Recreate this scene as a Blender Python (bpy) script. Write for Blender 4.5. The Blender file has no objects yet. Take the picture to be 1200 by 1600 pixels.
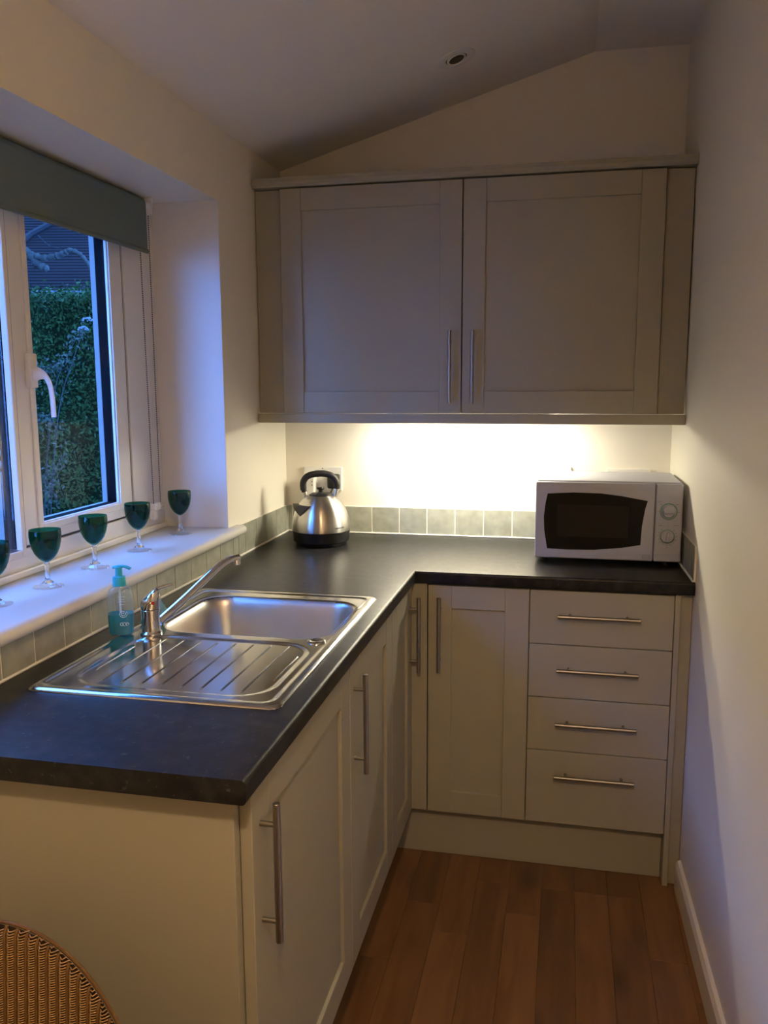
import bpy, bmesh, math, random
from mathutils import Vector, Matrix

random.seed(7)
scene = bpy.context.scene
COL = scene.collection
PI = math.pi

# ------------------------------------------------------------------ camera
CAM = Vector((1.02726, -3.01033, 1.46093))
YAW, PITCH, ROLL, FPX = 0.213125, -0.151227, -0.004517, 1315.54
fw = Vector((-math.sin(YAW) * math.cos(PITCH), math.cos(YAW) * math.cos(PITCH), math.sin(PITCH)))
rt = Vector((math.cos(YAW), math.sin(YAW), 0))
up = rt.cross(fw)
r2 = rt * math.cos(ROLL) + up * math.sin(ROLL)
u2 = -rt * math.sin(ROLL) + up * math.cos(ROLL)
cd = bpy.data.cameras.new('camera')
cam = bpy.data.objects.new('camera', cd)
COL.objects.link(cam)
mw = Matrix.Identity(4)
for i in range(3):
    mw[i][0], mw[i][1], mw[i][2], mw[i][3] = r2[i], u2[i], -fw[i], CAM[i]
cam.matrix_world = mw
cd.sensor_fit = 'VERTICAL'
cd.sensor_height = 36
cd.lens = FPX / 1600 * 36
cd.clip_start = 0.02
scene.camera = cam

# ------------------------------------------------------------------ world: clear blue dusk
SKY_COLOR, SKY_STRENGTH = (0.085, 0.28, 0.95), 17.0
PENDANT_WATTS, STRIP_STRENGTH = 34.0, 180.0
w = bpy.data.worlds.new('dusk_sky')
scene.world = w
w.use_nodes = True
w.node_tree.nodes['Background'].inputs[0].default_value = (*SKY_COLOR, 1)
w.node_tree.nodes['Background'].inputs[1].default_value = SKY_STRENGTH
vs = scene.view_settings
vs.view_transform = 'Standard'
vs.look = 'None'
vs.gamma = 1
vs.use_curve_mapping = False
vs.exposure = 0.0

# ------------------------------------------------------------------ materials
def new_mat(name):
    m = bpy.data.materials.new(name)
    m.use_nodes = True
    nt = m.node_tree
    nt.nodes.clear()
    out = nt.nodes.new('ShaderNodeOutputMaterial')
    return m, nt, out

def principled(name, col, rough=.5, metal=0., var=0., vscale=8., bump=0., bscale=60., spec=.5, coat=0., aniso=0., rvar=0., stretch=None):
    m, nt, out = new_mat(name)
    b = nt.nodes.new('ShaderNodeBsdfPrincipled')
    nt.links.new(b.outputs[0], out.inputs[0])
    b.inputs['Base Color'].default_value = (*col, 1)
    b.inputs['Roughness'].default_value = rough
    b.inputs['Metallic'].default_value = metal
    b.inputs['Specular IOR Level'].default_value = spec
    b.inputs['Coat Weight'].default_value = coat
    geo = nt.nodes.new('ShaderNodeNewGeometry')
    vec = geo.outputs['Position']
    if stretch:
        mp = nt.nodes.new('ShaderNodeMapping')
        mp.inputs['Scale'].default_value = stretch
        nt.links.new(vec, mp.inputs[0])
        vec = mp.outputs[0]
    if var or rvar:
        n = nt.nodes.new('ShaderNodeTexNoise')
        n.inputs['Scale'].default_value = vscale
        n.inputs['Detail'].default_value = 4
        nt.links.new(vec, n.inputs['Vector'])
        if var:
            r = nt.nodes.new('ShaderNodeMapRange')
            r.inputs[3].default_value = 1 - var
            r.inputs[4].default_value = 1 + var
            nt.links.new(n.outputs[0], r.inputs[0])
            mx = nt.nodes.new('ShaderNodeVectorMath')
            mx.operation = 'SCALE'
            mx.inputs[0].default_value = col
            nt.links.new(r.outputs[0], mx.inputs['Scale'])
            nt.links.new(mx.outputs[0], b.inputs['Base Color'])
        if rvar:
            r = nt.nodes.new('ShaderNodeMapRange')
            r.inputs[3].default_value = max(0, rough - rvar)
            r.inputs[4].default_value = rough + rvar
            nt.links.new(n.outputs[0], r.inputs[0])
            nt.links.new(r.outputs[0], b.inputs['Roughness'])
    if bump:
        n2 = nt.nodes.new('ShaderNodeTexNoise')
        n2.inputs['Scale'].default_value = bscale
        n2.inputs['Detail'].default_value = 3
        nt.links.new(vec, n2.inputs['Vector'])
        bp = nt.nodes.new('ShaderNodeBump')
        bp.inputs['Strength'].default_value = bump
        bp.inputs['Distance'].default_value = .002
        nt.links.new(n2.outputs[0], bp.inputs['Height'])
        nt.links.new(bp.outputs[0], b.inputs['Normal'])
    return m

def clear_mat(name, tint, ior=1.5, rough=0.0, gloss=1.0, refl=1.0):
    """thin transparent sheet: tinted see-through plus a fresnel reflection"""
    m, nt, out = new_mat(name)
    t = nt.nodes.new('ShaderNodeBsdfTransparent')
    t.inputs[0].default_value = (*tint, 1)
    g = nt.nodes.new('ShaderNodeBsdfGlossy')
    g.inputs['Roughness'].default_value = rough
    g.inputs[0].default_value = (gloss, gloss, gloss, 1)
    # Schlick reflectance, the same from both sides of the thin sheet
    r0 = ((ior - 1) / (ior + 1)) ** 2
    lw = nt.nodes.new('ShaderNodeLayerWeight')
    lw.inputs['Blend'].default_value = .5
    pw = nt.nodes.new('ShaderNodeMath'); pw.operation = 'POWER'; pw.inputs[1].default_value = 5
    nt.links.new(lw.outputs['Facing'], pw.inputs[0])
    f = nt.nodes.new('ShaderNodeMath'); f.operation = 'MULTIPLY_ADD'; f.inputs[1].default_value = (1 - r0) * refl; f.inputs[2].default_value = r0 * refl
    nt.links.new(pw.outputs[0], f.inputs[0])
    mx = nt.nodes.new('ShaderNodeMixShader')
    nt.links.new(f.outputs[0], mx.inputs[0])
    nt.links.new(t.outputs[0], mx.inputs[1])
    nt.links.new(g.outputs[0], mx.inputs[2])
    nt.links.new(mx.outputs[0], out.inputs[0])
    return m

def emit_mat(name, col, s):
    m, nt, out = new_mat(name)
    e = nt.nodes.new('ShaderNodeEmission')
    e.inputs[0].default_value = (*col, 1)
    e.inputs[1].default_value = s
    nt.links.new(e.outputs[0], out.inputs[0])
    return m

M = {}
M['wall'] = principled('wall_paint', (.83, .79, .70), .55, var=.02, vscale=3, bump=.12, bscale=140)
M['ceiling'] = principled('ceiling_paint', (.84, .80, .73), .8, var=.02, vscale=2, bump=.1, bscale=120)
M['cabinet'] = principled('stone_cabinet_paint', (.355, .33, .252), .55, var=.025, vscale=5, bump=.05, bscale=220)
M['carcass'] = principled('carcass_board', (.38, .355, .29), .6, var=.02)
M['upvc'] = principled('white_upvc', (.80, .79, .76), .32, var=.015, vscale=4)
M['reveal'] = principled('satin_reveal_paint', (.80, .77, .69), .36, var=.02, vscale=3, bump=.06, bscale=120)
M['sillpaint'] = principled('sill_gloss_paint', (.60, .59, .555), .5, var=.02, vscale=5, spec=.3)
M['gasket'] = principled('black_rubber', (.006, .006, .008), .55, var=.2)
M['spacer'] = principled('dark_spacer', (.004, .004, .006), .8, var=.2, spec=.05)
M['outerlip'] = principled('darkened_outer_upvc', (.30, .30, .29), .5, var=.1, vscale=30, spec=.2)  # white frame colour darkened to tame the sky light on it
M['pane'] = clear_mat('window_glass', (.98, .99, .99), 1.45)
M['dulledpane'] = clear_mat('weak_reflection_glass', (.98, .99, .99), 1.45, refl=.06)  # reflection turned down by hand so the lit back wall barely shows
M['steel'] = principled('sink_steel', (.56, .55, .53), .15, metal=1, var=.04, vscale=7, rvar=.04, bump=.03, bscale=90)
M['bowlsteel'] = principled('satin_bowl_steel', (.50, .48, .45), .36, metal=1, var=.10, vscale=16, rvar=.05)
M['brushed'] = principled('brushed_nickel', (.33, .31, .28), .36, metal=1, var=.06, vscale=160, stretch=(1, 1, .06))
M['chrome'] = principled('chrome', (.74, .74, .75), .07, metal=1, var=.02)
M['kettlesteel'] = principled('kettle_steel', (.62, .60, .56), .28, metal=1, var=.03, vscale=60, stretch=(.3, .3, 6))
kb = M['kettlesteel'].node_tree
kbs = [n for n in kb.nodes if n.type == 'BSDF_PRINCIPLED'][0]
kbs.inputs['Anisotropic'].default_value = .9
kbs.inputs['Anisotropic Rotation'].default_value = .25
tg = kb.nodes.new('ShaderNodeTangent'); tg.direction_type = 'RADIAL'; tg.axis = 'Z'
kb.links.new(tg.outputs[0], kbs.inputs['Tangent'])
M['black'] = principled('black_plastic', (.010, .010, .010), .35, var=.1, vscale=20)
M['softblack'] = principled('soft_black_grip', (.022, .020, .018), .5, var=.1, vscale=30)
M['whiteplastic'] = principled('white_plastic', (.80, .79, .76), .35, var=.01)
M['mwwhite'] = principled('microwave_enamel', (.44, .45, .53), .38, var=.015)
M['mwblack'] = principled('microwave_window', (.004, .004, .004), .12, var=.1, spec=.25)
M['mwscreen'] = principled('microwave_screen', (.014, .012, .010), .28, var=.15, vscale=300, spec=.25)
M['greenprint'] = principled('green_print', (.16, .30, .25), .5, var=.05)
M['greyprint'] = principled('grey_print', (.25, .25, .27), .5, var=.05)
M['darkprint'] = principled('dark_print', (.07, .065, .06), .5, var=.05)
M['teal'] = clear_mat('teal_glass', (.14, .46, .42), 1.5, .02, refl=.7)
M['clearglass'] = clear_mat('clear_glass', (.93, .94, .96), 1.9, .03)
M['solidglass'] = principled('clear_glass_solid', (.97, .98, 1.0), .02, var=.005)
_sg = [n for n in M['solidglass'].node_tree.nodes if n.type == 'BSDF_PRINCIPLED'][0]
_sg.inputs['Transmission Weight'].default_value = 1.0
_sg.inputs['IOR'].default_value = 1.46
M['bottle'] = clear_mat('clear_bottle_plastic', (.86, .92, .93), 1.5, .08)
M['soap'] = clear_mat('teal_soap', (.10, .60, .68), 1.3, .05)
def hazy(mname, tint, dcol, fac, ior, rough):
    m = clear_mat(mname, tint, ior, rough)
    nt = m.node_tree
    out = [n for n in nt.nodes if n.type == 'OUTPUT_MATERIAL'][0]
    src = out.inputs[0].links[0].from_socket
    d = nt.nodes.new('ShaderNodeBsdfDiffuse'); d.inputs[0].default_value = (*dcol, 1)
    t = nt.nodes.new('ShaderNodeBsdfTranslucent'); t.inputs[0].default_value = (*dcol, 1)
    m1 = nt.nodes.new('ShaderNodeMixShader'); m1.inputs[0].default_value = .5
    nt.links.new(d.outputs[0], m1.inputs[1]); nt.links.new(t.outputs[0], m1.inputs[2])
    m2 = nt.nodes.new('ShaderNodeMixShader'); m2.inputs[0].default_value = fac
    nt.links.new(src, m2.inputs[1]); nt.links.new(m1.outputs[0], m2.inputs[2]); nt.links.new(m2.outputs[0], out.inputs[0])
    return m
M['soap'] = hazy('turquoise_soap', (.12, .66, .74), (.01, .42, .52), .45, 1.3, .05)
M['bottle'] = hazy('clear_bottle', (.90, .95, .96), (.62, .70, .72), .07, 1.5, .08)
M['pump'] = principled('turquoise_plastic', (.03, .42, .55), .3, var=.03)
M['whiteprint'] = principled('white_print', (.62, .75, .80), .5, var=.02)
M['cloth'] = principled('teal_cloth', (.16, .33, .33), .9, var=.12, vscale=90, bump=.5, bscale=500)
M['blind'] = principled('sage_blind_fabric', (.13, .17, .165), .85, var=.06, vscale=200, bump=.15, bscale=700)
M['chain'] = principled('chain_beads', (.10, .10, .13), .4, var=.05)
M['red'] = principled('red_dot', (.40, .02, .01), .3, var=.05)
M['skirting'] = principled('skirting_gloss', (.78, .745, .66), .35, var=.02)
M['groutm'] = principled('white_grout', (.78, .76, .70), .7, var=.03, vscale=40)
M['leafh'] = principled('hedge_leaf', (.026, .056, .013), .7, var=.5, vscale=2.2, spec=.1)
M['leafd'] = principled('shrub_leaf', (.045, .055, .035), .6, var=.4, vscale=6, spec=.2)
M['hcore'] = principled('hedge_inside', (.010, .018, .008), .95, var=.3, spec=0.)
M['bark'] = principled('lichen_bark', (.040, .036, .030), .9, var=.9, vscale=22, bump=1., bscale=60, spec=.2)
M['twig'] = principled('pale_twig', (.022, .021, .019), .8, var=.3, vscale=20, spec=.2)
M['petal'] = principled('white_petal', (.15, .15, .15), .6, var=.1, vscale=60, spec=.2)
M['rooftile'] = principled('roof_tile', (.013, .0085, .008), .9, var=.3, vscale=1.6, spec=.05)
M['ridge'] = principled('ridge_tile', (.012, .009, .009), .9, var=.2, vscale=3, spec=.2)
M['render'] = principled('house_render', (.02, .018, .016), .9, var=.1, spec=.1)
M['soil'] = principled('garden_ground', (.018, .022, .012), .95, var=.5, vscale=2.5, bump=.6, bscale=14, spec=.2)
M['brickout'] = principled('outside_wall', (.28, .2, .15), .9, var=.2, vscale=9)
M['shade'] = principled('lamp_shade', (.75, .68, .55), .8, var=.03)
def mat_shade():
    m, nt, out = new_mat('lamp_shade_fabric')
    d = nt.nodes.new('ShaderNodeBsdfDiffuse'); d.inputs[0].default_value = (.75, .70, .60, 1)
    t = nt.nodes.new('ShaderNodeBsdfTranslucent'); t.inputs[0].default_value = (.75, .66, .50, 1)
    mx = nt.nodes.new('ShaderNodeMixShader'); mx.inputs[0].default_value = .35
    nt.links.new(d.outputs[0], mx.inputs[1]); nt.links.new(t.outputs[0], mx.inputs[2]); nt.links.new(mx.outputs[0], out.inputs[0])
    return m
M['shade'] = mat_shade()
M['downlight'] = principled('downlight_lens', (.035, .03, .025), .25, var=.1)
M['fixture'] = principled('white_enamel', (.72, .70, .66), .4, var=.02)
M['cane'] = principled('cane_upright', (.155, .078, .022), .5, var=.25, vscale=40)
M['lining'] = principled('dark_wicker_back', (.035, .015, .006), .8, var=.2, vscale=60)
M['weft'] = principled('woven_paper', (.36, .21, .080), .5, var=.4, vscale=160)

def mat_worktop():
    m, nt, out = new_mat('black_laminate')
    b = nt.nodes.new('ShaderNodeBsdfPrincipled')
    nt.links.new(b.outputs[0], out.inputs[0])
    geo = nt.nodes.new('ShaderNodeNewGeometry')
    n1 = nt.nodes.new('ShaderNodeTexNoise'); n1.inputs['Scale'].default_value = 34; n1.inputs['Detail'].default_value = 5
    n2 = nt.nodes.new('ShaderNodeTexNoise'); n2.inputs['Scale'].default_value = 95; n2.inputs['Detail'].default_value = 2
    nt.links.new(geo.outputs['Position'], n1.inputs['Vector']); nt.links.new(geo.outputs['Position'], n2.inputs['Vector'])
    cr = nt.nodes.new('ShaderNodeValToRGB')
    cr.color_ramp.elements[0].position = .42; cr.color_ramp.elements[0].color = (.008, .008, .009, 1)
    cr.color_ramp.elements[1].position = .80; cr.color_ramp.elements[1].color = (.030, .029, .028, 1)
    cr2 = nt.nodes.new('ShaderNodeValToRGB')
    cr2.color_ramp.elements[0].position = .66; cr2.color_ramp.elements[0].color = (0, 0, 0, 1)
    cr2.color_ramp.elements[1].position = .78; cr2.color_ramp.elements[1].color = (.07, .068, .064, 1)
    nt.links.new(n1.outputs[0], cr.inputs[0]); nt.links.new(n2.outputs[0], cr2.inputs[0])
    ad = nt.nodes.new('ShaderNodeVectorMath'); ad.operation = 'ADD'
    nt.links.new(cr.outputs[0], ad.inputs[0]); nt.links.new(cr2.outputs[0], ad.inputs[1])
    nt.links.new(ad.outputs[0], b.inputs['Base Color'])
    b.inputs['Roughness'].default_value = .36
    b.inputs['Specular IOR Level'].default_value = .26
    bp = nt.nodes.new('ShaderNodeBump'); bp.inputs['Strength'].default_value = .12; bp.inputs['Distance'].default_value = .001
    nt.links.new(n2.outputs[0], bp.inputs['Height']); nt.links.new(bp.outputs[0], b.inputs['Normal'])
    return m
M['worktop'] = mat_worktop()

def mat_wood():
    m, nt, out = new_mat('oak_laminate')
    b = nt.nodes.new('ShaderNodeBsdfPrincipled')
    nt.links.new(b.outputs[0], out.inputs[0])
    geo = nt.nodes.new('ShaderNodeNewGeometry')
    oi = nt.nodes.new('ShaderNodeObjectInfo')
    mul = nt.nodes.new('ShaderNodeMath'); mul.operation = 'MULTIPLY'; mul.inputs[1].default_value = 37.
    nt.links.new(oi.outputs['Random'], mul.inputs[0])
    comb = nt.nodes.new('ShaderNodeCombineXYZ')
    nt.links.new(mul.outputs[0], comb.inputs[0]); nt.links.new(mul.outputs[0], comb.inputs[1])
    add = nt.nodes.new('ShaderNodeVectorMath'); add.operation = 'ADD'
    nt.links.new(geo.outputs['Position'], add.inputs[0]); nt.links.new(comb.outputs[0], add.inputs[1])
    mp = nt.nodes.new('ShaderNodeMapping'); mp.inputs['Scale'].default_value = (7, .8, 8)
    nt.links.new(add.outputs[0], mp.inputs[0])
    n = nt.nodes.new('ShaderNodeTexNoise'); n.inputs['Scale'].default_value = 3.2; n.inputs['Detail'].default_value = 7; n.inputs['Distortion'].default_value = .6
    nt.links.new(mp.outputs[0], n.inputs['Vector'])
    cr = nt.nodes.new('ShaderNodeValToRGB')
    cr.color_ramp.elements[0].position = .25; cr.color_ramp.elements[0].color = (.135, .062, .025, 1)
    cr.color_ramp.elements[1].position = .75; cr.color_ramp.elements[1].color = (.25, .124, .050, 1)
    nt.links.new(n.outputs[0], cr.inputs[0])
    # knots
    mp2 = nt.nodes.new('ShaderNodeMapping'); mp2.inputs['Scale'].default_value = (7, 3.2, 5)
    nt.links.new(add.outputs[0], mp2.inputs[0])
    vo = nt.nodes.new('ShaderNodeTexVoronoi'); vo.inputs['Scale'].default_value = .9
    nt.links.new(mp2.outputs[0], vo.inputs['Vector'])
    mr = nt.nodes.new('ShaderNodeMapRange'); mr.inputs[1].default_value = .02; mr.inputs[2].default_value = .26; mr.inputs[3].default_value = .45; mr.inputs[4].default_value = 1.
    nt.links.new(vo.outputs['Distance'], mr.inputs[0])
    rr = nt.nodes.new('ShaderNodeMapRange'); rr.inputs[3].default_value = .82; rr.inputs[4].default_value = 1.14
    nt.links.new(oi.outputs['Random'], rr.inputs[0])
    m2 = nt.nodes.new('ShaderNodeMath'); m2.operation = 'MULTIPLY'
    nt.links.new(mr.outputs[0], m2.inputs[0]); nt.links.new(rr.outputs[0], m2.inputs[1])
    sc = nt.nodes.new('ShaderNodeVectorMath'); sc.operation = 'SCALE'
    nt.links.new(cr.outputs[0], sc.inputs[0]); nt.links.new(m2.outputs[0], sc.inputs['Scale'])
    nt.links.new(sc.outputs[0], b.inputs['Base Color'])
    b.inputs['Roughness'].default_value = .42
    bp = nt.nodes.new('ShaderNodeBump'); bp.inputs['Strength'].default_value = .15; bp.inputs['Distance'].default_value = .001
    nt.links.new(n.outputs[0], bp.inputs['Height']); nt.links.new(bp.outputs[0], b.inputs['Normal'])
    return m
M['wood'] = mat_wood()

def mat_tile():
    m, nt, out = new_mat('sage_tile')
    b = nt.nodes.new('ShaderNodeBsdfPrincipled')
    nt.links.new(b.outputs[0], out.inputs[0])
    geo = nt.nodes.new('ShaderNodeNewGeometry'); oi = nt.nodes.new('ShaderNodeObjectInfo')
    n = nt.nodes.new('ShaderNodeTexNoise'); n.inputs['Scale'].default_value = 26; n.inputs['Detail'].default_value = 5
    nt.links.new(geo.outputs['Position'], n.inputs['Vector'])
    cr = nt.nodes.new('ShaderNodeValToRGB')
    cr.color_ramp.elements[0].position = .3; cr.color_ramp.elements[0].color = (.27, .275, .225, 1)
    cr.color_ramp.elements[1].position = .7; cr.color_ramp.elements[1].color = (.37, .375, .315, 1)
    nt.links.new(n.outputs[0], cr.inputs[0])
    rr = nt.nodes.new('ShaderNodeMapRange'); rr.inputs[3].default_value = .93; rr.inputs[4].default_value = 1.05
    nt.links.new(oi.outputs['Random'], rr.inputs[0])
    sc = nt.nodes.new('ShaderNodeVectorMath'); sc.operation = 'SCALE'
    nt.links.new(cr.outputs[0], sc.inputs[0]); nt.links.new(rr.outputs[0], sc.inputs['Scale'])
    nt.links.new(sc.outputs[0], b.inputs['Base Color'])
    b.inputs['Roughness'].default_value = .4
    return m
M['tile'] = mat_tile()

# ------------------------------------------------------------------ geometry helpers
ORG = {}

def wpos(o):
    return ORG.get(o.name, Vector((0, 0, 0)))

def obj(name, bm, mat, parent=None, smooth=False, origin=None, auto=35):
    """link a bmesh given in world (rest) coordinates as one object"""
    if origin is None:
        if parent is not None and bm.verts:
            lo = [min(v.co[i] for v in bm.verts) for i in range(3)]
            hi = [max(v.co[i] for v in bm.verts) for i in range(3)]
            origin = Vector([(a + b) / 2 for a, b in zip(lo, hi)])
        elif bm.verts:
            lo = [min(v.co[i] for v in bm.verts) for i in range(3)]
            hi = [max(v.co[i] for v in bm.verts) for i in range(3)]
            origin = Vector(((lo[0] + hi[0]) / 2, (lo[1] + hi[1]) / 2, lo[2]))
        else:
            origin = Vector((0, 0, 0))
    origin = Vector(origin)
    bmesh.ops.translate(bm, verts=bm.verts, vec=-origin)
    me = bpy.data.meshes.new(name)
    bm.to_mesh(me)
    bm.free()
    me.materials.append(M[mat])
    if smooth:
        me.polygons.foreach_set('use_smooth', [True] * len(me.polygons))
        if auto:
            try:
                me.set_sharp_from_angle(angle=math.radians(auto))
            except Exception:
                pass
    o = bpy.data.objects.new(name, me)
    COL.objects.link(o)
    ORG[o.name] = origin
    if parent is not None:
        o.parent = parent
        o.location = origin - wpos(parent)
    else:
        o.location = origin
    return o

def tag(o, label=None, cat=None, group=None, kind=None):
    if label: o['label'] = label
    if cat: o['category'] = cat
    if group: o['group'] = group
    if kind: o['kind'] = kind
    return o

def thing(name, label, cat, loc=(0, 0, 0), group=None, kind=None):
    o = bpy.data.objects.new(name, None)
    o.empty_display_size = .05
    COL.objects.link(o)
    o.location = loc
    ORG[o.name] = Vector(loc)
    return tag(o, label, cat, group, kind)

def box(bm, x0, x1, y0, y1, z0, z1, bev=0., seg=2):
    vs_ = [bm.verts.new((x, y, z)) for x in (x0, x1) for y in (y0, y1) for z in (z0, z1)]
    idx = [(0, 1, 3, 2), (4, 6, 7, 5), (0, 4, 5, 1), (2, 3, 7, 6), (0, 2, 6, 4), (1, 5, 7, 3)]
    fs = [bm.faces.new([vs_[i] for i in f]) for f in idx]
    if bev:
        es = list({e for f in fs for e in f.edges})
        bmesh.ops.bevel(bm, geom=es, offset=bev, segments=seg, profile=.5, affect='EDGES')
    return fs

def B(x0, x1, y0, y1, z0, z1, bev=0., seg=2):
    bm = bmesh.new()
    box(bm, min(x0, x1), max(x0, x1), min(y0, y1), max(y0, y1), min(z0, z1), max(z0, z1), bev, seg)
    return bm

def lathe(bm, prof, cx=0, cy=0, seg=40, axis=None, origin=None):
    """prof: (radius, height). axis: unit vector (default z)"""
    rings = []
    if axis is None:
        ax, e1, e2, o = Vector((0, 0, 1)), Vector((1, 0, 0)), Vector((0, 1, 0)), Vector((cx, cy, 0))
    else:
        ax = Vector(axis).normalized()
        t = Vector((0, 0, 1)) if abs(ax.z) < .9 else Vector((1, 0, 0))
        e1 = ax.cross(t).normalized(); e2 = ax.cross(e1); o = Vector(origin)
    for r, h in prof:
        if r < 1e-6:
            rings.append([bm.verts.new(o + ax * h)])
        else:
            rings.append([bm.verts.new(o + ax * h + e1 * (r * math.cos(2 * PI * k / seg)) + e2 * (r * math.sin(2 * PI * k / seg))) for k in range(seg)])
    for a, b in zip(rings[:-1], rings[1:]):
        for k in range(seg):
            k2 = (k + 1) % seg
            if len(a) == 1 and len(b) == 1: continue
            if len(a) == 1: bm.faces.new((a[0], b[k2], b[k]))
            elif len(b) == 1: bm.faces.new((a[k], a[k2], b[0]))
            else: bm.faces.new((a[k], a[k2], b[k2], b[k]))
    return rings

def fixn(bm):
    bmesh.ops.recalc_face_normals(bm, faces=bm.faces)
    return bm

def cyl(bm, a, b, r, seg=20, rb=None, bev=0.):
    a, b = Vector(a), Vector(b)
    L = (b - a).length
    rb = r if rb is None else rb
    if bev:
        p = [(0, 0), (r - bev, 0), (r, bev), (rb, L - bev), (rb - bev, L), (0, L)]
    else:
        p = [(0, 0), (r, 0), (rb, L), (0, L)]
    lathe(bm, p, seg=seg, axis=(b - a), origin=a)

def tube(bm, pts, radii, seg=12, caps=True, squash=None):
    """sweep a circle along a polyline; squash=(vector, factor) flattens it"""
    pts = [Vector(p) for p in pts]
    if not isinstance(radii, (list, tuple)): radii = [radii] * len(pts)
    rings = []
    prev = None
    for i, p in enumerate(pts):
        d = (pts[min(i + 1, len(pts) - 1)] - pts[max(i - 1, 0)]).normalized()
        if prev is None:
            t = Vector((0, 0, 1)) if abs(d.z) < .9 else Vector((1, 0, 0))
            e1 = d.cross(t).normalized()
        else:
            e1 = (prev - d * prev.dot(d)).normalized()
        prev = e1
        e2 = d.cross(e1)
        ring = []
        for k in range(seg):
            v = e1 * math.cos(2 * PI * k / seg) + e2 * math.sin(2 * PI * k / seg)
            v = v * radii[i]
            if squash:
                sv = Vector(squash[0]).normalized()
                v = v - sv * v.dot(sv) * (1 - squash[1])
            ring.append(bm.verts.new(p + v))
        rings.append(ring)
    for a, b in zip(rings[:-1], rings[1:]):
        for k in range(seg):
            k2 = (k + 1) % seg
            bm.faces.new((a[k], a[k2], b[k2], b[k]))
    if caps:
        bm.faces.new(rings[0][::-1]); bm.faces.new(rings[-1])

def smoothpath(pts, n=6):
    """Catmull-Rom through the points"""
    P = [Vector(p) for p in pts]
    P = [P[0] * 2 - P[1]] + P + [P[-1] * 2 - P[-2]]
    out = []
    for i in range(1, len(P) - 2):
        for k in range(n):
            t = k / n
            a, b, c, d = P[i - 1], P[i], P[i + 1], P[i + 2]
            out.append(.5 * ((2 * b) + (c - a) * t + (2 * a - 5 * b + 4 * c - d) * t * t + (3 * b - a - 3 * c + d) * t ** 3))
    out.append(P[-2])
    return out

def prism(bm, poly, a, b, axis='y'):
    """extrude a 2-D outline along an axis from a to b"""
    def pt(p, t):
        if axis == 'y': return (p[0], t, p[1])
        if axis == 'x': return (t, p[0], p[1])
        return (p[0], p[1], t)
    v0 = [bm.verts.new(pt(p, a)) for p in poly]
    v1 = [bm.verts.new(pt(p, b)) for p in poly]
    n = len(poly)
    bm.faces.new(v0); bm.faces.new(v1[::-1])
    for i in range(n):
        bm.faces.new((v0[i], v1[i], v1[(i + 1) % n], v0[(i + 1) % n]))
    fixn(bm)

def text_mesh(s, size, depth=.0003):
    c = bpy.data.curves.new('lettering', 'FONT')
    c.body = s; c.size = size; c.extrude = depth; c.align_x = 'CENTER'; c.align_y = 'CENTER'; c.resolution_u = 3
    o = bpy.data.objects.new('lettering', c)
    COL.objects.link(o)
    dg = bpy.context.evaluated_depsgraph_get()
    me = bpy.data.meshes.new_from_object(o.evaluated_get(dg))
    bm = bmesh.new(); bm.from_mesh(me)
    bpy.data.objects.remove(o); bpy.data.curves.remove(c); bpy.data.meshes.remove(me)
    return bm

# ------------------------------------------------------------------ the room shell
FZ = -0.016                    # finished floor
REAR = -5.2
def wall_x(y): return 1.3777 - 0.0217 * y
RV0, RV1, RVT = -2.05, -0.570, 2.0      # window reveal
WT = .910                      # worktop top

fl = tag(obj('floor', B(-.33, 1.65, REAR - .1, .1, FZ - .12, FZ - .009), 'carcass'), kind='structure')
unit_cache = {}
def unit_piece(name, parent, mat, x0, x1, y0, y1, z0, z1, bev):
    key = (name, round(x1 - x0, 4), round(y1 - y0, 4), round(z1 - z0, 4))
    c = Vector(((x0 + x1) / 2, (y0 + y1) / 2, (z0 + z1) / 2))
    if key in unit_cache:
        o = unit_cache[key].copy()
        COL.objects.link(o)
        ORG[o.name] = c
        o.parent = parent
        o.location = c - wpos(parent)
        return o
    o = obj(name, B(x0, x1, y0, y1, z0, z1, bev, 1), mat, parent)
    unit_cache[key] = o
    return o
PWID = .0945
rp = random.Random(3)
k = 0
x = .047
while x < 1.47:
    y = -.45 - rp.random() * .5 if x + PWID > .5 else -1.95
    first = True
    yend = -.45 if x + PWID > .5 else -1.95
    y = yend
    while y > REAR:
        L = rp.choice([.36, .48, .62, .80, .95]) if not first else rp.choice([.22, .36, .48, .62])
        first = False
        unit_piece('plank', fl, 'wood', x + .0003, x + PWID - .0003, max(y - L, REAR) + .0003, y - .0003, FZ - .009, FZ, .0004)
        y -= L
    x += PWID

# walls
wb = tag(obj('wall_back', B(-.33, 1.6, 0, .12, FZ - .1, 2.7), 'wall'), kind='structure')
bm = bmesh.new()
box(bm, -.33, 0, REAR, RV0, FZ - .1, 2.7); box(bm, -.33, 0, RV1, 0, FZ - .1, 2.7)
box(bm, -.33, 0, RV0, RV1, FZ - .1, .985); box(bm, -.33, 0, RV0, RV1, RVT, 2.7)
wl = tag(obj('wall_left', bm, 'wall'), kind='structure')
bm = bmesh.new()
prism(bm, [(wall_x(0), 0), (wall_x(REAR), REAR), (wall_x(REAR) + .12, REAR), (wall_x(0) + .12, 0)], FZ - .1, 2.7, 'z')
wr = tag(obj('wall_right', bm, 'wall'), kind='structure')
tag(obj('wall_rear', B(-.33, 1.65, REAR - .12, REAR, FZ - .1, 2.7), 'wall'), kind='structure')
bm = bmesh.new()
prism(bm, [(-.33, 2.212 - .33 * .2886), (1.085, 2.525), (1.65, 2.522), (1.65, 2.72), (-.33, 2.72)], REAR - .12, .12, 'y')
tag(obj('ceiling', bm, 'ceiling'), kind='structure')

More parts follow.
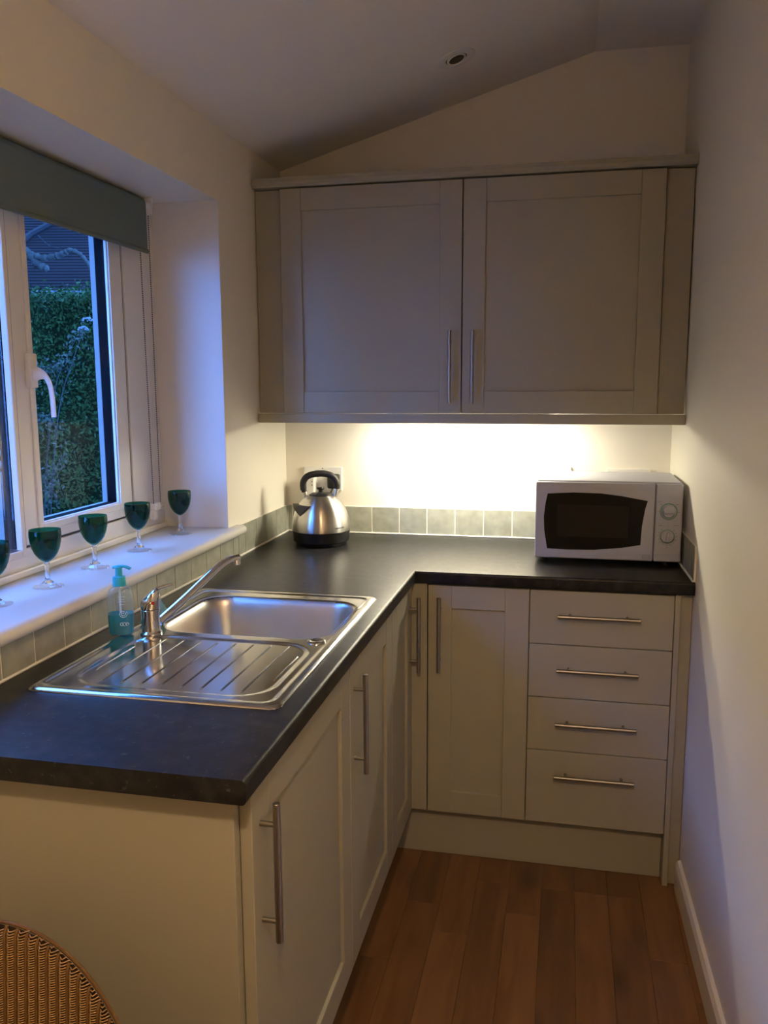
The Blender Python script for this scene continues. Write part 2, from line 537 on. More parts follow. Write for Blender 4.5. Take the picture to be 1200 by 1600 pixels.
# window sill board with bullnose
bm = bmesh.new()
box(bm, -.213, .002, RV0, RV1, .9853, 1.016)
n = 10
prof = [(0.0, .9853)] + [(.019 + .0155 * math.sin(PI * t / n), 1.0007 - .01535 * math.cos(PI * t / n)) for t in range(n + 1)] + [(0.0, 1.016)]
prism(bm, prof, RV0 - .065, RV1 + .066, 'y')
sill = tag(obj('trim_1', bm, 'sillpaint', smooth=True, auto=30), 'white bullnose window sill board above the sink', kind='structure')

# thin satin sheet added on the far reveal to reflect blue sky light
tag(obj('trim_2', B(-.2125, -.0005, RV1 - .0015, RV1 - .0001, 1.0165, RVT - .0003), 'reveal'), 'white satin sheet added beside the window to reflect sky light', kind='structure')

# skirting on the right wall
bm = bmesh.new()
def skirt_pts(y): return wall_x(y)
for (ya, yb) in ((-.59, REAR),):
    pr = [(0, FZ), (-.015, FZ), (-.015, FZ + .075), (-.009, FZ + .088), (0, FZ + .09)]
    a = [bm.verts.new((wall_x(ya) + p[0] - .0003, ya, p[1])) for p in pr]
    b = [bm.verts.new((wall_x(yb) + p[0] - .0003, yb, p[1])) for p in pr]
    bm.faces.new(a); bm.faces.new(b[::-1])
    for i in range(5): bm.faces.new((a[i], b[i], b[(i + 1) % 5], a[(i + 1) % 5]))
fixn(bm)
tag(obj('baseboard_right', bm, 'skirting'), kind='structure')

# tile upstands: grout bed, single tiles, silicone bead along the worktop
TP, TTOP, TTH, G = .1028, 1.010, .006, .0018
obj('grout', B(.004, wall_x(0), -.0045, -.0002, WT + .001, TTOP + .001), 'groutm', wb)
obj('silicone_bead', B(.006, wall_x(0) - .007, -.0095, -.0003, WT + .0002, WT + .0052, .0015), 'groutm', wb)
gx = [.0323 + .3 - TP * i for i in range(3, -1, -1)] + [.3323 + TP * i for i in range(1, 11)]
gx = [.0062] + gx + [wall_x(0) - .0065]
for a, b in zip(gx[:-1], gx[1:]):
    if b - a > .012:
        unit_piece('tile', wb, 'tile', a + G, b - G, -TTH, -.0003, WT + .005, TTOP, .0008)
NEARY = -1.965
obj('grout', B(.0002, .0045, NEARY, RV1 + .066, WT + .001, .9848), 'groutm', wl)
obj('grout', B(.0002, .0045, RV1 + .068, -.0005, WT + .001, TTOP + .001), 'groutm', wl)
obj('silicone_bead', B(.0003, .0095, NEARY + .001, -.0100, WT + .0002, WT + .0052, .0015), 'groutm', wl)
gy = [-.0062] + [-(.4475 - TP * i) for i in range(4, 0, -1)] + [-(.4475 + TP * i) for i in range(0, 15)] + [NEARY]
for b, a in zip(gy[:-1], gy[1:]):
    if b - a < .012: continue
    if a > RV1 + .066:
        unit_piece('tile', wl, 'tile', .0003, TTH, a + G, b - G, WT + .005, TTOP, .0008)
    elif b > RV1 + .066:
        unit_piece('tile', wl, 'tile', .0003, TTH, RV1 + .068, b - G, WT + .005, TTOP, .0008)
        unit_piece('tile', wl, 'tile', .0003, TTH, a + G, RV1 + .065, WT + .005, .9845, .0008)
    else:
        unit_piece('tile', wl, 'tile', .0003, TTH, a + G, b - G, WT + .005, .9845, .0008)
# right upstand (wall is slightly out of square, so each tile follows it)
def skewbox(y0, y1, t, z0, z1, off=.0003):
    bm = bmesh.new()
    prism(bm, [(wall_x(y0) - off, y0), (wall_x(y1) - off, y1), (wall_x(y1) - t, y1), (wall_x(y0) - t, y0)], z0, z1, 'z')
    return bm
obj('grout', skewbox(-.588, -.008, .0045, WT + .001, TTOP + .001), 'groutm', wr)
obj('silicone_bead', skewbox(-.59, -.011, .0095, WT + .0002, WT + .0052), 'groutm', wr)
yy = -.0075
while yy > -.58:
    y2 = max(yy - TP, -.588)
    obj('tile', skewbox(y2 + G, yy - G, TTH, WT + .005, TTOP), 'tile', wr)
    yy = y2

# ------------------------------------------------------------------ window
XI = -.213
win = thing('window_1', 'white framed double glazed window with garden outside', None, (XI, -1.31, 1.016), kind='structure')
FO = -.283
SY0, SY1 = -1.272, -.7705          # opening sash outer
GY0, GY1, GZ0 = -1.200, -.845, 1.131
def ring(bm, x0, x1, oy0, oy1, oz0, oz1, iy0, iy1, iz0, iz1, bev=0.):
    box(bm, x0, x1, oy0, iy0, oz0, oz1, bev); box(bm, x0, x1, iy1, oy1, oz0, oz1, bev)
    box(bm, x0, x1, iy0, iy1, oz0, iz0, bev); box(bm, x0, x1, iy0, iy1, iz1, oz1, bev)
obj('bottom_rail', B(FO, XI, RV0, RV1, 1.0162, 1.079, .002), 'upvc', win)
obj('bottom_bead', B(XI, XI + .012, RV0, RV1, 1.0162, 1.034, .004), 'upvc', win)
obj('top_rail', B(FO, XI, RV0, RV1, 1.935, 1.9995, .002), 'upvc', win)
obj('jamb', B(FO, XI, -.760, -.640, 1.0792, 1.9348, .002), 'upvc', win)
obj('frame_extension', B(FO, XI - .004, -.6398, -.5705, 1.0792, 1.9348, .002), 'upvc', win)
obj('jamb', B(FO, XI, RV0 + .0005, -1.965, 1.0792, 1.9348, .002), 'upvc', win)
obj('mullion', B(FO, XI, -1.2805, -1.276, 1.0792, 1.9348, .002), 'upvc', win)
obj('gasket', B(-.262, XI - .006, -.7703, -.7602, 1.0792, 1.9345), 'gasket', win)
obj('gasket', B(-.262, XI - .003, -1.2758, -1.2722, 1.0792, 1.9345), 'gasket', win)
obj('gasket', B(-.262, XI - .004, -1.272, -.7705, 1.0792, 1.0843), 'gasket', win)
def glazing(parent, y0, y1, z0, z1, xin, pane='pane'):
    bm = bmesh.new()
    ring(bm, xin - .028, xin, y0 - .012, y1 + .012, z0 - .012, z1 + .012, y0, y1, z0, z1)
    obj('spacer_seal', bm, 'spacer', parent)
    obj('pane', B(xin - .005, xin - .001, y0 + .0002, y1 - .0002, z0 + .0002, z1 - .0002), pane, parent)
    obj('pane', B(xin - .027, xin - .023, y0 + .0002, y1 - .0002, z0 + .0002, z1 - .0002), pane, parent)
# fixed light next to the camera: beads, outer lip and glass
bm = bmesh.new(); ring(bm, XI - .016, XI + .002, -1.960, -1.278, 1.060, 1.952, -1.945, -1.293, 1.079, 1.935, .003)
obj('glazing_bead', bm, 'upvc', win)
glazing(win, -1.945, -1.293, 1.079, 1.935, XI - .016)
bm = bmesh.new(); ring(bm, FO - .002, XI - .0445, -1.965, -1.276, 1.060, 1.95, -1.945, -1.293, 1.079, 1.935)
obj('outer_lip', bm, 'outerlip', win)
# opening sash, hinged on its far side, a touch ajar
HINGE = Vector((XI - .02, SY1 - .003, 1.083))
bm = bmesh.new()
ring(bm, -.222, -.2135, SY0, SY1, 1.0845, 1.930, GY0, GY1, GZ0, 1.880, .002)
ring(bm, -.2501, -.250, SY0 + .01, SY1 - .01, 1.093, 1.925, GY0, GY1, GZ0, 1.880)
ring(bm, -.250, -.222, SY0 + .01, SY1 - .01, 1.093, 1.925, GY0 - .013, GY1 + .013, GZ0 - .013, 1.893)
sash = obj('sash', bm, 'upvc', win, origin=HINGE)
bm = bmesh.new(); ring(bm, -.265, -.2502, SY0 + .01, SY1 - .01, 1.093, 1.925, GY0, GY1, GZ0, 1.880)
obj('outer_lip', bm, 'outerlip', sash)
bm = bmesh.new(); ring(bm, -.2137, -.2090, GY0 - .022, GY1 + .022, GZ0 - .022, 1.902, GY0 - .004, GY1 + .004, GZ0 - .004, 1.884, .0018)
obj('glazing_bead', bm, 'upvc', sash)
glazing(sash, GY0, GY1, GZ0, 1.880, -.222, 'dulledpane')
# espagnolette handle on the near stile
bm = bmesh.new()
hy = -1.222
box(bm, -.2137, -.196, hy - .013, hy + .013, 1.455, 1.535, .003)
hp = smoothpath([(-.205, hy, 1.486), (-.186, hy + .001, 1.487), (-.170, hy + .003, 1.480), (-.161, hy + .004, 1.462), (-.157, hy + .005, 1.43), (-.156, hy + .005, 1.386)], 6)
tube(bm, hp, [max(.0068, .0225 - .00125 * i) for i in range(len(hp))], 14, squash=((0, 1, 0), .45))
obj('handle', bm, 'upvc', sash, smooth=True)
bm = bmesh.new(); cyl(bm, (-.1665, hy + .009, 1.484), (-.1625, hy + .012, 1.485), .0035, 12)
obj('handle_lock', bm, 'gasket', sash)
sash.rotation_euler.z = math.radians(-.3)

# ------------------------------------------------------------------ roller blind
bl = thing('roller_blind', 'sage green fabric roller blind pulled partly down over the window', 'blind', (-.19, -1.34, 1.83))
bm = bmesh.new(); cyl(bm, (-.19, -2.0, 1.973), (-.19, -.69, 1.973), .0195, 28)
obj('roller', bm, 'blind', bl, smooth=True)
bm = bmesh.new(); box(bm, -.1712, -.1700, -2.0, -.690, 1.843, 1.975)
obj('fabric', bm, 'blind', bl)
bm = bmesh.new(); tube(bm, [(-.1715, -2.0, 1.842), (-.1715, -.688, 1.842)], .0065, 14, squash=((1, 0, 0), .6))
obj('bottom_bar', bm, 'blind', bl, smooth=True)
bm = bmesh.new(); box(bm, -.212, -.168, -.655, -.651, 1.950, 1.9985, .001); cyl(bm, (-.19, -.690, 1.973), (-.19, -.655, 1.973), .016, 20)
obj('bracket', bm, 'whiteplastic', bl)
bm = bmesh.new()
def bead(bm, c, r):
    lathe(bm, [(0, -r), (r * .8, -r * .55), (r * .8, r * .55), (0, r)], seg=6, axis=(0, 0, 1), origin=c)
for (ya, za, yb, zb_) in ((-.699, 1.955, -.687, 1.100), (-.641, 1.955, -.6435, 1.094)):
    n = int((za - zb_) / .0062)
    for i in range(n + 1):
        t = i / n
        bead(bm, (-.190, ya + (yb - ya) * t, za + (zb_ - za) * t), .0024)
    tube(bm, [(-.190, ya, za), (-.190, yb, zb_)], .0005, 4)
obj('bead_chain', bm, 'chain', bl)
bm = bmesh.new()
box(bm, -.205, -.183, -.689, -.653, 1.083, 1.106, .004); box(bm, -.209, -.192, -.681, -.655, 1.052, 1.084, .003)
tube(bm, smoothpath([(-.190, -.6435, 1.094), (-.189, -.648, 1.088), (-.189, -.655, 1.086)], 4), .0017, 8)
obj('chain_cleat', bm, 'whiteplastic', bl)

# ------------------------------------------------------------------ shaker doors, drawers, handles
def bar_handle(parent, face_pt, normal, along, L=.230, cc=.160, off=.027):
    bm = bmesh.new()
    c = Vector(face_pt); nrm = Vector(normal); al = Vector(along)
    cyl(bm, c + nrm * off - al * L / 2, c + nrm * off + al * L / 2, .006, 20, bev=.0008)
    for s in (-1, 1):
        cyl(bm, c + al * (s * cc / 2) + nrm * .0002, c + al * (s * cc / 2) + nrm * off, .0045, 14)
    return obj('handle', bm, 'brushed', parent, smooth=True)

def shaker(parent, axis, face, a0, a1, z0, z1, st=.070):
    """axis 'x': door faces +x at x=face, spans y a0..a1; axis 'y': faces -y at y=face, spans x a0..a1"""
    def bb(a, b, c, d, f0, f1, bev):
        return B(face - f1, face - f0, a, b, c, d, bev, 1) if axis == 'x' else B(a, b, face + f0, face + f1, c, d, bev, 1)
    door = obj('door', bb(a0 + st - .006, a1 - st + .006, z0 + st - .006, z1 - st + .006, .008, .0195, 0), 'cabinet', parent)
    for s0, s1 in ((a0, a0 + st), (a1 - st, a1)):
        obj('stile', bb(s0, s1, z0, z1, 0, .0195, .0012), 'cabinet', door)
    for r0, r1 in ((z0, z0 + st), (z1 - st, z1)):
        obj('rail', bb(a0 + st + .0002, a1 - st - .0002, r0, r1, .0002, .0195, .0012), 'cabinet', door)
    return door

def carcass(parent, x0, x1, y0, y1, z0, z1, open_side):
    t = .016
    bm = bmesh.new()
    box(bm, x0, x1, y0, y1, z0, z0 + t)
    if open_side == 'x':
        box(bm, x0, x1, y0, y0 + t, z0 + t, z1); box(bm, x0, x1, y1 - t, y1, z0 + t, z1); box(bm, x0, x0 + t, y0 + t, y1 - t, z0 + t, z1)
    else:
        box(bm, x0, x0 + t, y0, y1, z0 + t, z1); box(bm, x1 - t, x1, y0, y1, z0 + t, z1); box(bm, x0 + t, x1 - t, y1 - t, y1, z0 + t, z1)
    return obj('carcass', bm, 'carcass', parent)

DF = .587            # front of base doors (x on the sink run, -y on the back run)
ZB, ZT = .1475, .867
HZ = .7195
base_specs = [(-1.913, -1.3335, 'stone grey shaker base cabinet at the near end under the draining board', -1.880),
              (-1.3305, -.8845, 'stone grey shaker base cabinet with one door under the sink bowl', -1.2975),
              (-.8815, -.590, 'narrow stone grey corner base cabinet on the window side run', -.6235)]
for y0, y1, lab, hy_ in base_specs:
    t = thing('base_cabinet', lab, 'cabinet', (.30, (y0 + y1) / 2, ZB), 'shaker base cabinets')
    carcass(t, .02, .566, y0, y1, ZB, .870, 'x')
    d = shaker(t, 'x', DF, y0, y1, ZB, ZT)
    bar_handle(d, (DF, hy_, HZ), (1, 0, 0), (0, 0, 1))
t = thing('base_cabinet', 'stone grey shaker base cabinet with one door left of the drawers', 'cabinet', (.786, -.3, ZB), 'shaker base cabinets')
carcass(t, .637, .9355, -.566, -.02, ZB, .870, 'y')
d = shaker(t, 'y', -DF, .637, .9350, ZB, ZT)
bar_handle(d, (.6725, -DF, HZ), (0, -1, 0), (0, 0, 1))
t = thing('drawer_unit', 'stone grey drawer unit with four plain drawers beneath the microwave', 'drawers', (1.138, -.3, ZB))
carcass(t, .9375, 1.3385, -.566, -.02, ZB, .870, 'y')
zc = [ZT, .7053, .5428, .3780, ZB - .001]
for i in range(4):
    z1, z0 = zc[i] - (.0013 if i else 0), zc[i + 1] + .0013
    dr = obj('drawer', B(.9375, 1.3385, -DF, -DF + .0195, z0, z1, .0012, 1), 'cabinet', t)
    bar_handle(dr, (1.1325, -DF, (.7965, .6345, .4700, .3065)[i]), (0, -1, 0), (1, 0, 0))

tag(obj('end_panel', B(.004, .566, -1.931, -1.9145, FZ + .0005, .8715, .001, 1), 'cabinet'), 'wide stone grey end panel closing the sink run behind the wicker chair', 'panel')
tag(obj('corner_post', B(.567, .6335, -DF, -DF + .0195, ZB, .8705, .001, 1), 'cabinet'), 'narrow stone grey corner post between the two base runs', 'panel')
tag(obj('end_panel', B(1.3405, 1.3560, -DF, -.02, FZ + .0005, .8705, .001, 1), 'cabinet'), 'thin stone grey upright panel right of the drawers reaching the floor', 'panel')
tag(obj('filler_strip', B(1.3565, 1.3885, -.5695, -.5515, FZ + .0005, .8705, .001, 1), 'cabinet'), 'narrow stone grey filler strip against the right wall', 'panel')
tag(obj('plinth', B(.506, .524, -1.913, -.543, FZ + .0005, .1465, .001, 1), 'cabinet'), 'stone grey plinth under the window side cabinets', 'plinth')
tag(obj('plinth', B(.506, 1.339, -.542, -.524, FZ + .0005, .1465, .001, 1), 'cabinet'), 'stone grey plinth under the drawers on the back run', 'plinth')

# ------------------------------------------------------------------ worktop
bm = bmesh.new()
HX0, HX1, HY0, HY1 = .112, .544, -1.334, -.985
xs = [.0105, HX0, HX1, .6, 99]
ys = [NEARY, HY0, HY1, -.6, -.0105]
V = {}
def wv(i, j):
    if (i, j) not in V:
        x = xs[i] if i < 4 else wall_x(ys[j]) - .0103 if ys[j] > -.5 else wall_x(ys[j]) - .0015
        V[(i, j)] = bm.verts.new((x, ys[j], WT))
    return V[(i, j)]
for i in range(4):
    for j in range(4):
        if i == 3 and j != 3: continue
        if i == 1 and j == 1: continue
        bm.faces.new((wv(i, j), wv(i + 1, j), wv(i + 1, j + 1), wv(i, j + 1)))
r = bmesh.ops.extrude_face_region(bm, geom=list(bm.faces))
bmesh.ops.translate(bm, verts=[g for g in r['geom'] if isinstance(g, bmesh.types.BMVert)], vec=(0, 0, -.038))
fixn(bm)
es = []
for e in bm.edges:
    a, b = e.verts[0].co, e.verts[1].co
    if abs(a.z - b.z) > 1e-4: continue
    if (abs(a.x - .6) < 1e-4 and abs(b.x - .6) < 1e-4 and max(a.y, b.y) <= -.599) or (abs(a.y + .6) < 1e-4 and abs(b.y + .6) < 1e-4 and min(a.x, b.x) >= .599):
        es.append(e)
bmesh.ops.bevel(bm, geom=es, offset=.0075, segments=5, profile=.5, affect='EDGES')
tag(obj('worktop', bm, 'worktop', smooth=True, auto=25), 'black speckled laminate L-shaped kitchen worktop', 'worktop')

# ------------------------------------------------------------------ sink
SX0, SX1, SY0_, SY1_ = .0725, .5615, -1.712, -.935
sk = thing('kitchen_sink', 'stainless steel inset sink with bowl and ribbed draining board', 'sink', ((SX0 + SX1) / 2, (SY0_ + SY1_) / 2, WT))
def rrect(x, y, x0, x1, y0, y1, r):
    cx_, cy_, hx, hy_ = (x0 + x1) / 2, (y0 + y1) / 2, (x1 - x0) / 2 - r, (y1 - y0) / 2 - r
    qx, qy = abs(x - cx_) - hx, abs(y - cy_) - hy_
    return math.hypot(max(qx, 0), max(qy, 0)) + min(max(qx, qy), 0) - r
def sst(a, b, t):
    t = max(0, min(1, (t - a) / (b - a)))
    return t * t * (3 - 2 * t)
BW = (.122, .534, -1.322, -.997, .075)
def deck_h(x, y):
    d0 = rrect(x, y, SX0, SX1, SY0_, SY1_, .022)
    h = .0060 - .0045 * sst(-.006, 0, d0)
    h -= .0022 * sst(.0, -.010, rrect(x, y, SX0 + .014, SX1 - .016, SY0_ + .014, SY1_ - .018, .03))
    h -= .0030 * sst(.0, -.012, rrect(x, y, .120, .524, -1.672, -1.352, .075))
    d1 = rrect(x, y, *BW)
    if d1 < .004:
        h -= .006 * sst(.004, -.012, d1)
        h -= .140 * sst(-.006, -.046, d1) + .004 * sst(-.04, -.15, d1)
    return WT + h
bm = bmesh.new()
NX, NY = 152, 240
grid = []
for i in range(NX + 1):
    row = []
    for j in range(NY + 1):
        x = SX0 + (SX1 - SX0) * i / NX; y = SY0_ + (SY1_ - SY0_) * j / NY
        row.append(bm.verts.new((x, y, deck_h(x, y))))
    grid.append(row)
for i in range(NX):
    for j in range(NY):
        c = [grid[i][j], grid[i + 1][j], grid[i + 1][j + 1], grid[i][j + 1]]
        m_ = sum((v.co for v in c), Vector()) / 4
        if rrect(m_.x, m_.y, SX0, SX1, SY0_, SY1_, .022) < 0.0008:
            bm.faces.new(c)
for v in [v for v in bm.verts if not v.link_faces]: bm.verts.remove(v)
bd = [e for e in bm.edges if len(e.link_faces) == 1]
r = bmesh.ops.extrude_edge_only(bm, edges=bd)
for g in r['geom']:
    if isinstance(g, bmesh.types.BMVert): g.co.z = WT + .0002
fixn(bm)
basin = obj('basin', bm, 'steel', sk, smooth=True, auto=60)
basin.data.materials.append(M['bowlsteel'])
for p in basin.data.polygons:
    if rrect(p.center.x + ORG[basin.name].x, p.center.y + ORG[basin.name].y, *BW) < -.004: p.material_index = 1
rx = [.142, .184, .2265, .2665, .306, .347, .3865, .4265, .466, .5045]
for i, x in enumerate(rx):
    y0, y1 = -1.645, -1.370
    if i == 0: y0, y1 = -1.588, -1.430
    if i == 9: y0, y1 = -1.577, -1.428
    bm = bmesh.new()
    pts = [(x, y0, 0), (x, y0 + .004, 0), (x, y0 + .012, 0), (x, y1 - .012, 0), (x, y1 - .003, 0), (x, y1, 0)]
    pts = [(p[0], p[1], deck_h(x, min(max(p[1], -1.62), -1.40)) - .0003) for p in pts]
    tube(bm, pts, [.0008, .0018, .0021, .0019, .0015, .0007], 8)
    obj('drainer_ridge', bm, 'steel', sk, smooth=True)
bm = bmesh.new()
zz = deck_h(.515, -1.336)
lathe(bm, [(0, zz + .0012), (.010, zz + .0012), (.0125, zz + .0026), (.0165, zz + .0034), (.0195, zz + .0022), (.0200, zz - .001)], .515, -1.336, 32)
obj('waste_knob', bm, 'steel', sk, smooth=True)
bm = bmesh.new()
zz = deck_h(.328, -1.16)
lathe(bm, [(0, zz + .001), (.018, zz + .0008), (.030, zz + .003), (.040, zz + .0025), (.042, zz - .001)], .328, -1.16, 32)
obj('waste_strainer', bm, 'chrome', sk, smooth=True)

# ------------------------------------------------------------------ mixer tap
TX, TY = .137, -1.349
tz = deck_h(TX, TY)
tp_ = thing('mixer_tap', 'chrome single lever mixer tap on the sink', 'tap', (TX, TY, tz))
bm = bmesh.new()
lathe(bm, [(0, tz + .0004), (.0245, tz + .0004), (.0245, tz + .004), (.0205, tz + .008), (.0200, tz + .045), (.0210, tz + .0555), (.0195, tz + .057), (0, tz + .057)], TX, TY, 36)
obj('body', bm, 'chrome', tp_, smooth=True)
bm = bmesh.new()     # lever cap: cylinder cut by a slanted dome
rings_ = []
S = 36
sd = Vector((rt.x, rt.y)).normalized()
for k_, (rr_, hh) in enumerate([(.0205, .058), (.0212, .064), (.0215, .074), (.0205, .084), (.0170, .092), (.010, .097), (.004, .0985)]):
    ring_ = []
    for q in range(S):
        a = 2 * PI * q / S
        dx, dy = rr_ * math.cos(a), rr_ * math.sin(a)
        side = (dx * sd.x + dy * sd.y) / .0215
        tilt = max(0, (k_ - 1.5)) / 4.5
        ring_.append(bm.verts.new((TX + dx + sd.x * .008 * tilt, TY + dy + sd.y * .008 * tilt, tz + hh + tilt * .017 * side)))
    rings_.append(ring_)
for a, b in zip(rings_[:-1], rings_[1:]):
    for q in range(S): bm.faces.new((a[q], a[(q + 1) % S], b[(q + 1) % S], b[q]))
bm.faces.new(rings_[-1]); bm.faces.new(rings_[0][::-1])
lv = obj('lever_cap', bm, 'chrome', tp_, smooth=True)
bm = bmesh.new()
tube(bm, smoothpath([(TX + .008, TY + .006, tz + .098), (TX + .020, TY + .020, tz + .102), (TX + .036, TY + .036, tz + .106)], 4), [.0052, .005, .0048, .0046, .0044, .0042, .004, .0036, .003], 12)
obj('lever', bm, 'chrome', tp_, smooth=True)
bm = bmesh.new()
fd = Vector((CAM.x - TX, CAM.y - TY, 0)).normalized() + rt * .32
fd = Vector((fd.x, fd.y, 0)).normalized()
p_ = Vector((TX, TY, tz + .074)) + fd * .0207
cyl(bm, p_, p_ + fd * .0015, .0037, 16)
obj('hot_mark', bm, 'red', tp_)
bm = bmesh.new()
tip = Vector((.249, -1.108, 1.034)); st_ = Vector((TX + .010, TY + .018, tz + .022))
hd = Vector((tip.x - st_.x, tip.y - st_.y, 0))
path = [st_, st_ + hd * .28 + Vector((0, 0, .034)), st_ + hd * .55 + Vector((0, 0, .070)), st_ + hd * .74 + Vector((0, 0, .094)), st_ + hd * .87 + Vector((0, 0, .1045)), st_ + hd * 1.0 + Vector((0, 0, .107))]
sp = smoothpath(path, 7)
tube(bm, sp, [.0108 - .0012 * i / len(sp) for i in range(len(sp))], 20, squash=((0, 0, 1), .82))
obj('spout', bm, 'chrome', tp_, smooth=True)
bm = bmesh.new()
cyl(bm, sp[-2] + Vector((0, 0, -.004)), sp[-2] + Vector((0, 0, -.018)), .0095, 20, bev=.001)
obj('aerator', bm, 'chrome', tp_, smooth=True)

# ------------------------------------------------------------------ soap bottle
SB = Vector((.078, -1.372, deck_h(.082, -1.372) + .0004))
so = thing('soap_bottle', 'clear pump bottle half full of turquoise hand soap beside the tap', 'soap bottle', SB)
def oval_stack(bm, levels, c, seg=36, p=3.0, rot=.35):
    rings = []
    for (z, a, b) in levels:
        ring_ = []
        for q in range(seg):
            t = 2 * PI * q / seg
            cx_, sx_ = math.cos(t), math.sin(t)
            x = a * math.copysign(abs(cx_) ** (2 / p), cx_); y = b * math.copysign(abs(sx_) ** (2 / p), sx_)
            ring_.append(bm.verts.new((c.x + x * math.cos(rot) - y * math.sin(rot), c.y + x * math.sin(rot) + y * math.cos(rot), c.z + z)))
        rings.append(ring_)
    for a, b in zip(rings[:-1], rings[1:]):
        for q in range(seg): bm.faces.new((a[q], a[(q + 1) % seg], b[(q + 1) % seg], b[q]))
    bm.faces.new(rings[0][::-1]); bm.faces.new(rings[-1])
bm = bmesh.new()
oval_stack(bm, [(0, .024, .015), (.002, .026, .017), (.02, .0275, .0185), (.07, .0285, .019), (.092, .0275, .0185), (.102, .023, .016), (.107, .015, .013), (.109, .0125, .0125), (.114, .0125, .0125)], SB)
btl = obj('bottle', bm, 'bottle', so, smooth=True)
bm = bmesh.new()
oval_stack(bm, [(.002, .0235, .0145), (.004, .0248, .0158), (.02, .0262, .0172), (.048, .0268, .0176)], SB)
obj('liquid_soap', bm, 'soap', so, smooth=True)
bm = bmesh.new(); cyl(bm, SB + Vector((0, 0, .006)), SB + Vector((0, 0, .112)), .0022, 10)
obj('dip_tube', bm, 'whiteprint', so)
bm = bmesh.new()
lathe(bm, [(0, .1095), (.0145, .1095), (.015, .112), (.0142, .124), (.0135, .130), (.008, .131), (.0075, .146), (.0085, .149), (.0095, .151), (0, .153)], 0, 0, 28)
bmesh.ops.translate(bm, verts=bm.verts, vec=SB)
pm = obj('pump_head', bm, 'pump', so, smooth=True)
bm = bmesh.new()
d_ = Vector((rt.x, rt.y, 0))
tube(bm, smoothpath([SB - d_ * .012 + Vector((0, 0, .1500)), SB + Vector((0, 0, .1525)), SB + d_ * .014 + Vector((0, 0, .152)), SB + d_ * .026 + Vector((0, 0, .147))], 5), .0048, 12, squash=((0, 0, 1), .65))
obj('nozzle', bm, 'pump', pm, smooth=True)
# printed swirl and text bars on the front of the bottle
cdv = Vector((math.sin(.35), -math.cos(.35), 0)); cru = Vector((math.cos(.35), math.sin(.35), 0))
fc = SB + cdv * .0196
bm = bmesh.new()
spiral = [fc + cru * (.008 + (.0015 + .0075 * t / 40) * math.cos(t * .33)) + Vector((0, 0, .050 + (.0015 + .0075 * t / 40) * math.sin(t * .33))) for t in range(41)]
tube(bm, spiral, .0006, 5)
obj('swirl_print', bm, 'whiteprint', btl)
for q, wdt in enumerate((.014, .012, .015, .010)):
    c_ = fc + cru * .006 + Vector((0, 0, .088 - q * .0055))
    bm = bmesh.new(); tube(bm, [c_ - cru * wdt / 2, c_ + cru * wdt / 2], .0005, 5)
    obj('line_print', bm, 'whiteprint', btl)
for q, rr_ in enumerate((.0028, .0032, .0026)):
    c_ = fc + cru * (.004 + q * .0062) + Vector((0, 0, .027))
    bm = bmesh.new(); tube(bm, [c_ + cru * rr_ * math.cos(t * PI / 6) + Vector((0, 0, rr_ * 1.2 * math.sin(t * PI / 6))) for t in range(-3 + q, 10)], .0006, 5)
    obj('curl_print', bm, 'whiteprint', btl)

# ------------------------------------------------------------------ crumpled dish cloth
bm = bmesh.new()
rc = random.Random(11)
N = 22
cc_ = Vector((.093, -1.245))
gridc = []
from mathutils import noise as mnoise
for i in range(N + 1):
    row = []
    for j in range(N + 1):
        u_, v_ = i / N - .5, j / N - .5
        rr_ = math.hypot(u_, v_)
        nz = mnoise.noise(Vector((u_ * 6.5, v_ * 6.5, 2.1)))
        n2_ = mnoise.noise(Vector((u_ * 14, v_ * 14, 7.7)))
        hgt = .008 + .036 * max(0, 1 - (rr_ / .56) ** 2) * (.75 + .75 * nz) + .010 * n2_ * max(0, 1 - rr_ * 1.6)
        x = cc_.x + u_ * .046 * (1 + .3 * nz) + .004 * n2_; y = cc_.y + v_ * .085 * (1 + .25 * n2_)
        zb_ = max(WT + .0065, deck_h(x, y) if x > SX0 else 0)
        row.append(bm.verts.new((x, y, max(zb_ + .0006, zb_ + hgt - .010 * (rr_ > .5)))))
    gridc.append(row)
for i in range(N):
    for j in range(N): bm.faces.new((gridc[i][j], gridc[i + 1][j], gridc[i + 1][j + 1], gridc[i][j + 1]))
tag(obj('dish_cloth', bm, 'cloth', smooth=True, auto=0), 'crumpled pale teal dish cloth behind the tap', 'cloth')

